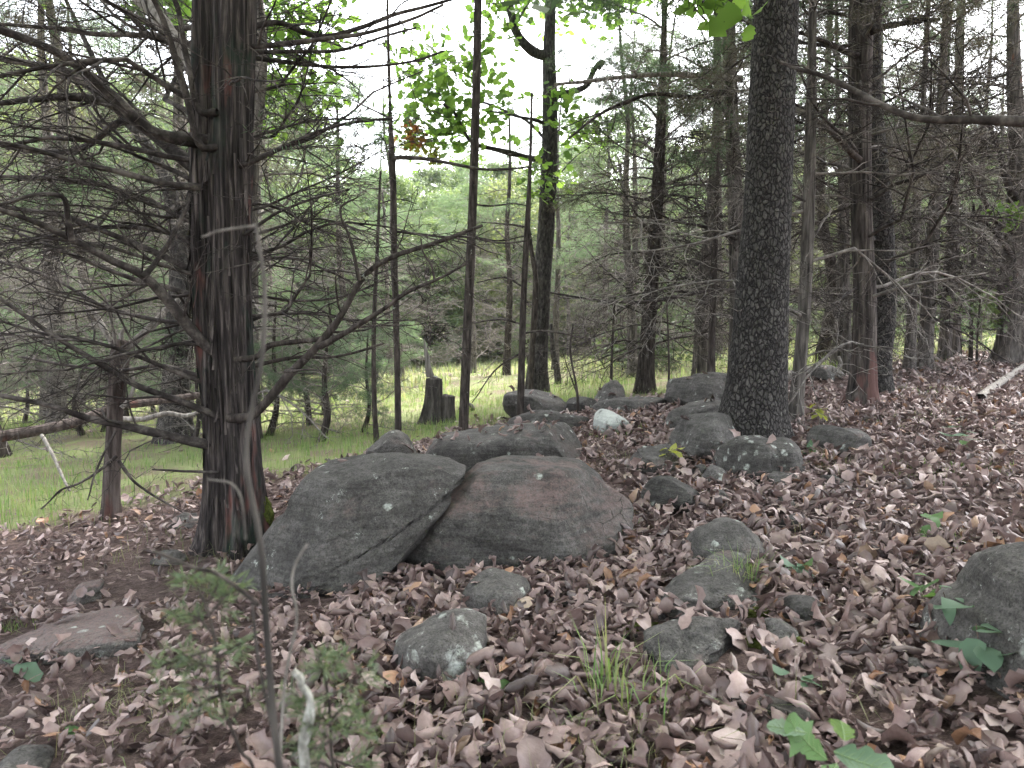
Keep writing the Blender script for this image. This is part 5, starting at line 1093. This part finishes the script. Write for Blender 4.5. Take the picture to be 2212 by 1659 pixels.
def tuft(label, u, v, n, h, mat, seed, spread=.05, w=.0022, lean=.6):
    G_ = np.random.default_rng(seed); b = ground_at(u, v); x = G_.normal(0, spread, n); y = G_.normal(0, spread, n); z = gz(x + b[0], y + b[1]) - b[2]
    V, f = blades(x, y, z - .01, h * G_.uniform(.5, 1.15, n), w * G_.uniform(.7, 1.3, n), G_, lean); tag(obj('grass_tuft', mesh_np('grass_tuft', V, f, [M[mat]]), loc=b), label, 'grass tuft')
for args in (('tall fresh green grass tuft right of centre in the foreground', 1300, 1510, 22, .33, 'grass', 1, .045, .0034, .5), ('thin bent grass blades around the foot of the long bluish slab', 1385, 1540, 45, .25, 'grass', 2, .08, .0024, .85), ('green grass tuft against the front of the tufted rock', 1598, 1280, 90, .26, 'grass', 3, .035, .0018, .55),
             ('flat patch of short grass on the open leaf floor', 2010, 1018, 260, .1, 'grass', 4, .22, .0024, .8), ('farther thin patch of short grass on the leaf floor', 1985, 905, 260, .1, 'grass', 5, .3, .003, .8), ('grass clump beside a seedling on the right leaf floor', 2035, 1195, 120, .12, 'grass', 6, .08, .0018, .7),
             ('pale dry grass at the left foot of the rough-barked tree', 1525, 985, 60, .16, 'dry_grass', 7, .07, .002, .6), ('low grass around the base of the white stone', 1325, 935, 150, .1, 'grass', 8, .18, .003, .6), ('small green tuft on the soil at the left edge', 20, 1360, 60, .08, 'grass', 9, .06, .002, .7),
             ('fresh grass growing round the foot of the stumps', 965, 925, 200, .16, 'grass', 10, .2, .004, .6), ('sparse short grass patch far out on the leafy rise', 2020, 850, 200, .12, 'grass', 11, .3, .004, .7), ('short wispy grass below the blurred juniper sprig', 330, 1560, 110, .1, 'dry_grass', 12, .12, .0014, .8),
             ('fine dry tuft near the bottom left of the litter', 215, 1520, 90, .1, 'dry_grass', 13, .1, .0014, .8), ('low tuft on the litter under the half-buried grey rock', 865, 1335, 50, .08, 'grass', 14, .07, .0015, .8), ('wispy grass at the lower middle of the litter', 1330, 1640, 70, .12, 'dry_grass', 15, .1, .0014, .8)):
    tuft(*args)
for i, (u, v, s) in enumerate(((1640, 1330, .045), (1385, 1355, .05), (1275, 1400, .03), (1630, 1395, .05))):
    V, fc = ico(4); d_ = 1 + .3 * fbm(V[:, 0] * 3, V[:, 1] * 3, V[:, 2] * 3, 3, 14 + i); b = ground_at(u, v)
    tag(obj('moss_clump', mesh_np('moss_clump', V * d_[:, None] * np.array([s * 1.4, s, s * .5]), [fc], [M['moss']]), loc=b), ['small moss pad between the flat slab and the dark blunt stone', 'moss pad left of the long bluish slab', 'tiny moss pad above the tall fresh grass tuft', 'moss pad at the left of the pale grey stone'][i], 'moss')

# ------------------------------------------------------------------ things close to the lens
Yt = .8; b = at(622, 1659, Yt); b[2] = float(gz(b[0], b[1])); root = thing('sapling', b, 'bare blurred sapling stem rising close to the lens and bending over at its top', 'sapling')
def near_branch(root, b, px, w0, w1, Y0, Y1, mat, name, nob=.05): return px_branch(root, b, px, w0, w1, Y0, Y1, mat, G, None, name=name, n=60, sides=12, nob=nob)
V0 = [(b[0], b[1], b[2] - .02)]
near_branch(root, b, [(660, 2450), (632, 1900), (605, 1659), (590, 1520), (578, 1350), (565, 1180), (537, 1040), (532, 960), (545, 870), (562, 780), (572, 640), (566, 560), (556, 490)], 24, 8, Yt, Yt + .06, 'stump_wood', 'stem')
near_branch(root, b, [(640, 2450), (615, 1800), (598, 1640), (580, 1540), (558, 1430), (546, 1305)], 11, 6, Yt + .01, Yt + .03, 'stump_wood', 'stem')
near_branch(root, b, [(556, 486), (520, 492), (470, 500), (438, 512)], 6, 4, Yt + .06, Yt + .1, 'dead_wood', 'branch')
near_branch(root, b, [(556, 1305), (520, 1275), (470, 1240), (410, 1222), (330, 1190)], 11, 6, Yt + .02, Yt + .1, 'pole_bark', 'branch')
near_branch(root, b, [(530, 1165), (522, 1080), (500, 1045), (450, 1036)], 6, 5, Yt + .03, Yt + .08, 'stump_wood', 'branch')
Yj = 1.0; b = at(540, 1659, Yj); b[2] = float(gz(b[0], b[1])); root = thing('juniper_sapling', b, 'blurred green juniper sprig beside the bare sapling close to the lens', 'sapling')
def juniper(root, b, stem, Y, ends, seed, k=1):
    G_ = np.random.default_rng(seed); near_branch(root, b, stem, 12, 6, Y, Y, 'pole_bark', 'stem')
    for (p0, p1) in ends:
        T = Tubes(); tips = []; a_ = at(*p0, Y) - b; e = at(*p1, Y + G_.uniform(-.06, .06)) - b; L = np.linalg.norm(e - a_)
        P = spline([a_, (a_ + e) / 2 + G_.normal(0, .006, 3), e], 9); R_ = np.linspace(.0022, .001, 9); T.add(P, R_, 5)
        grow(T, tips, None, None, L * 1.1, .002, 0, 2, G_, 0, .1, (8, 3), path=(P, R_), rmin=.0007)
        V, Q = T.arrays(); V2, q2 = sprays(tips, G_, k, .02, .0011, .45, .002, 0)
        obj('branch', mesh_np('branch', np.vstack([V, V2]), [Q, q2 + len(V)], [M['pole_bark'], M['juniper_leaf']], midx=np.r_[np.zeros(len(Q), int), np.ones(len(q2), int)]), root)
juniper(root, b, [(620, 2300), (560, 1720), (520, 1620), (480, 1520), (470, 1440), (460, 1360), (440, 1290)], Yj, [((470, 1440), (390, 1410)), ((460, 1370), (380, 1330)), ((445, 1310), (470, 1240)), ((450, 1330), (510, 1265)), ((465, 1400), (330, 1440)), ((475, 1480), (370, 1500)), ((480, 1500), (430, 1560)), ((470, 1420), (520, 1390)), ((440, 1300), (400, 1250)), ((500, 1560), (540, 1480))], 1)
b = at(700, 1659, 1.0); b[2] = float(gz(b[0], b[1])); root = thing('juniper_sapling', b, 'blurred olive juniper sprig behind the white lichen stick close to the lens', 'sapling')
juniper(root, b, [(720, 2300), (725, 1750), (715, 1620), (710, 1520), (700, 1440)], 1.0, [((712, 1540), (640, 1500)), ((710, 1500), (780, 1450)), ((705, 1460), (690, 1410)), ((715, 1600), (640, 1610)), ((715, 1600), (800, 1560)), ((720, 1660), (640, 1680)), ((712, 1560), (770, 1540)), ((720, 1640), (790, 1640)), ((705, 1470), (740, 1420)), ((712, 1550), (670, 1560))], 2)
Yw = .95; b = at(660, 1659, Yw); b[2] = float(gz(b[0], b[1]))
root = thing('white_stick', b, 'white lichen-crusted dead stick standing close to the lens', 'stick')
near_branch(root, b, [(664, 1990), (660, 1760), (662, 1660), (656, 1610), (664, 1560), (666, 1510), (650, 1478), (654, 1468), (636, 1450)], 28, 20, Yw, Yw, 'white_stick', 'stem', .3)
near_branch(root, b, [(690, 1570), (700, 1480), (640, 1260), (628, 1180), (668, 1172)][2:], 8, 6, .9, .92, 'dead_wood', 'branch') if False else None
b = at(640, 1400, .9); b[2] = float(gz(b[0], b[1])); root = thing('twig_sprout', b, 'thin blurred twig with a yellowish tip in front of the sloping slab boulder', 'twig')
near_branch(root, b, [(560, 2350), (600, 1750), (615, 1480), (640, 1340), (630, 1270), (638, 1220), (665, 1175)], 7, 6, .9, .92, 'dead_wood', 'stem')
# ------------------------------------------------------------------ damp air
hz = bpy.data.meshes.new('haze'); bm = bmesh.new(); bmesh.ops.create_cube(bm, size=1); bm.to_mesh(hz); bm.free()
a = Mat('haze'); a.t.nodes.remove(a.b); pv = a.n('VolumePrincipled', Density=.00028); pv.inputs['Color'].default_value = (.985, .995, 1, 1); a.t.links.new(pv.outputs[0], a.o.inputs['Volume'])
hz.materials.append(a.m); o = obj('haze', hz, kind='stuff'); o.location = (10, 42, 11.5); o.scale = (190, 120, 27)
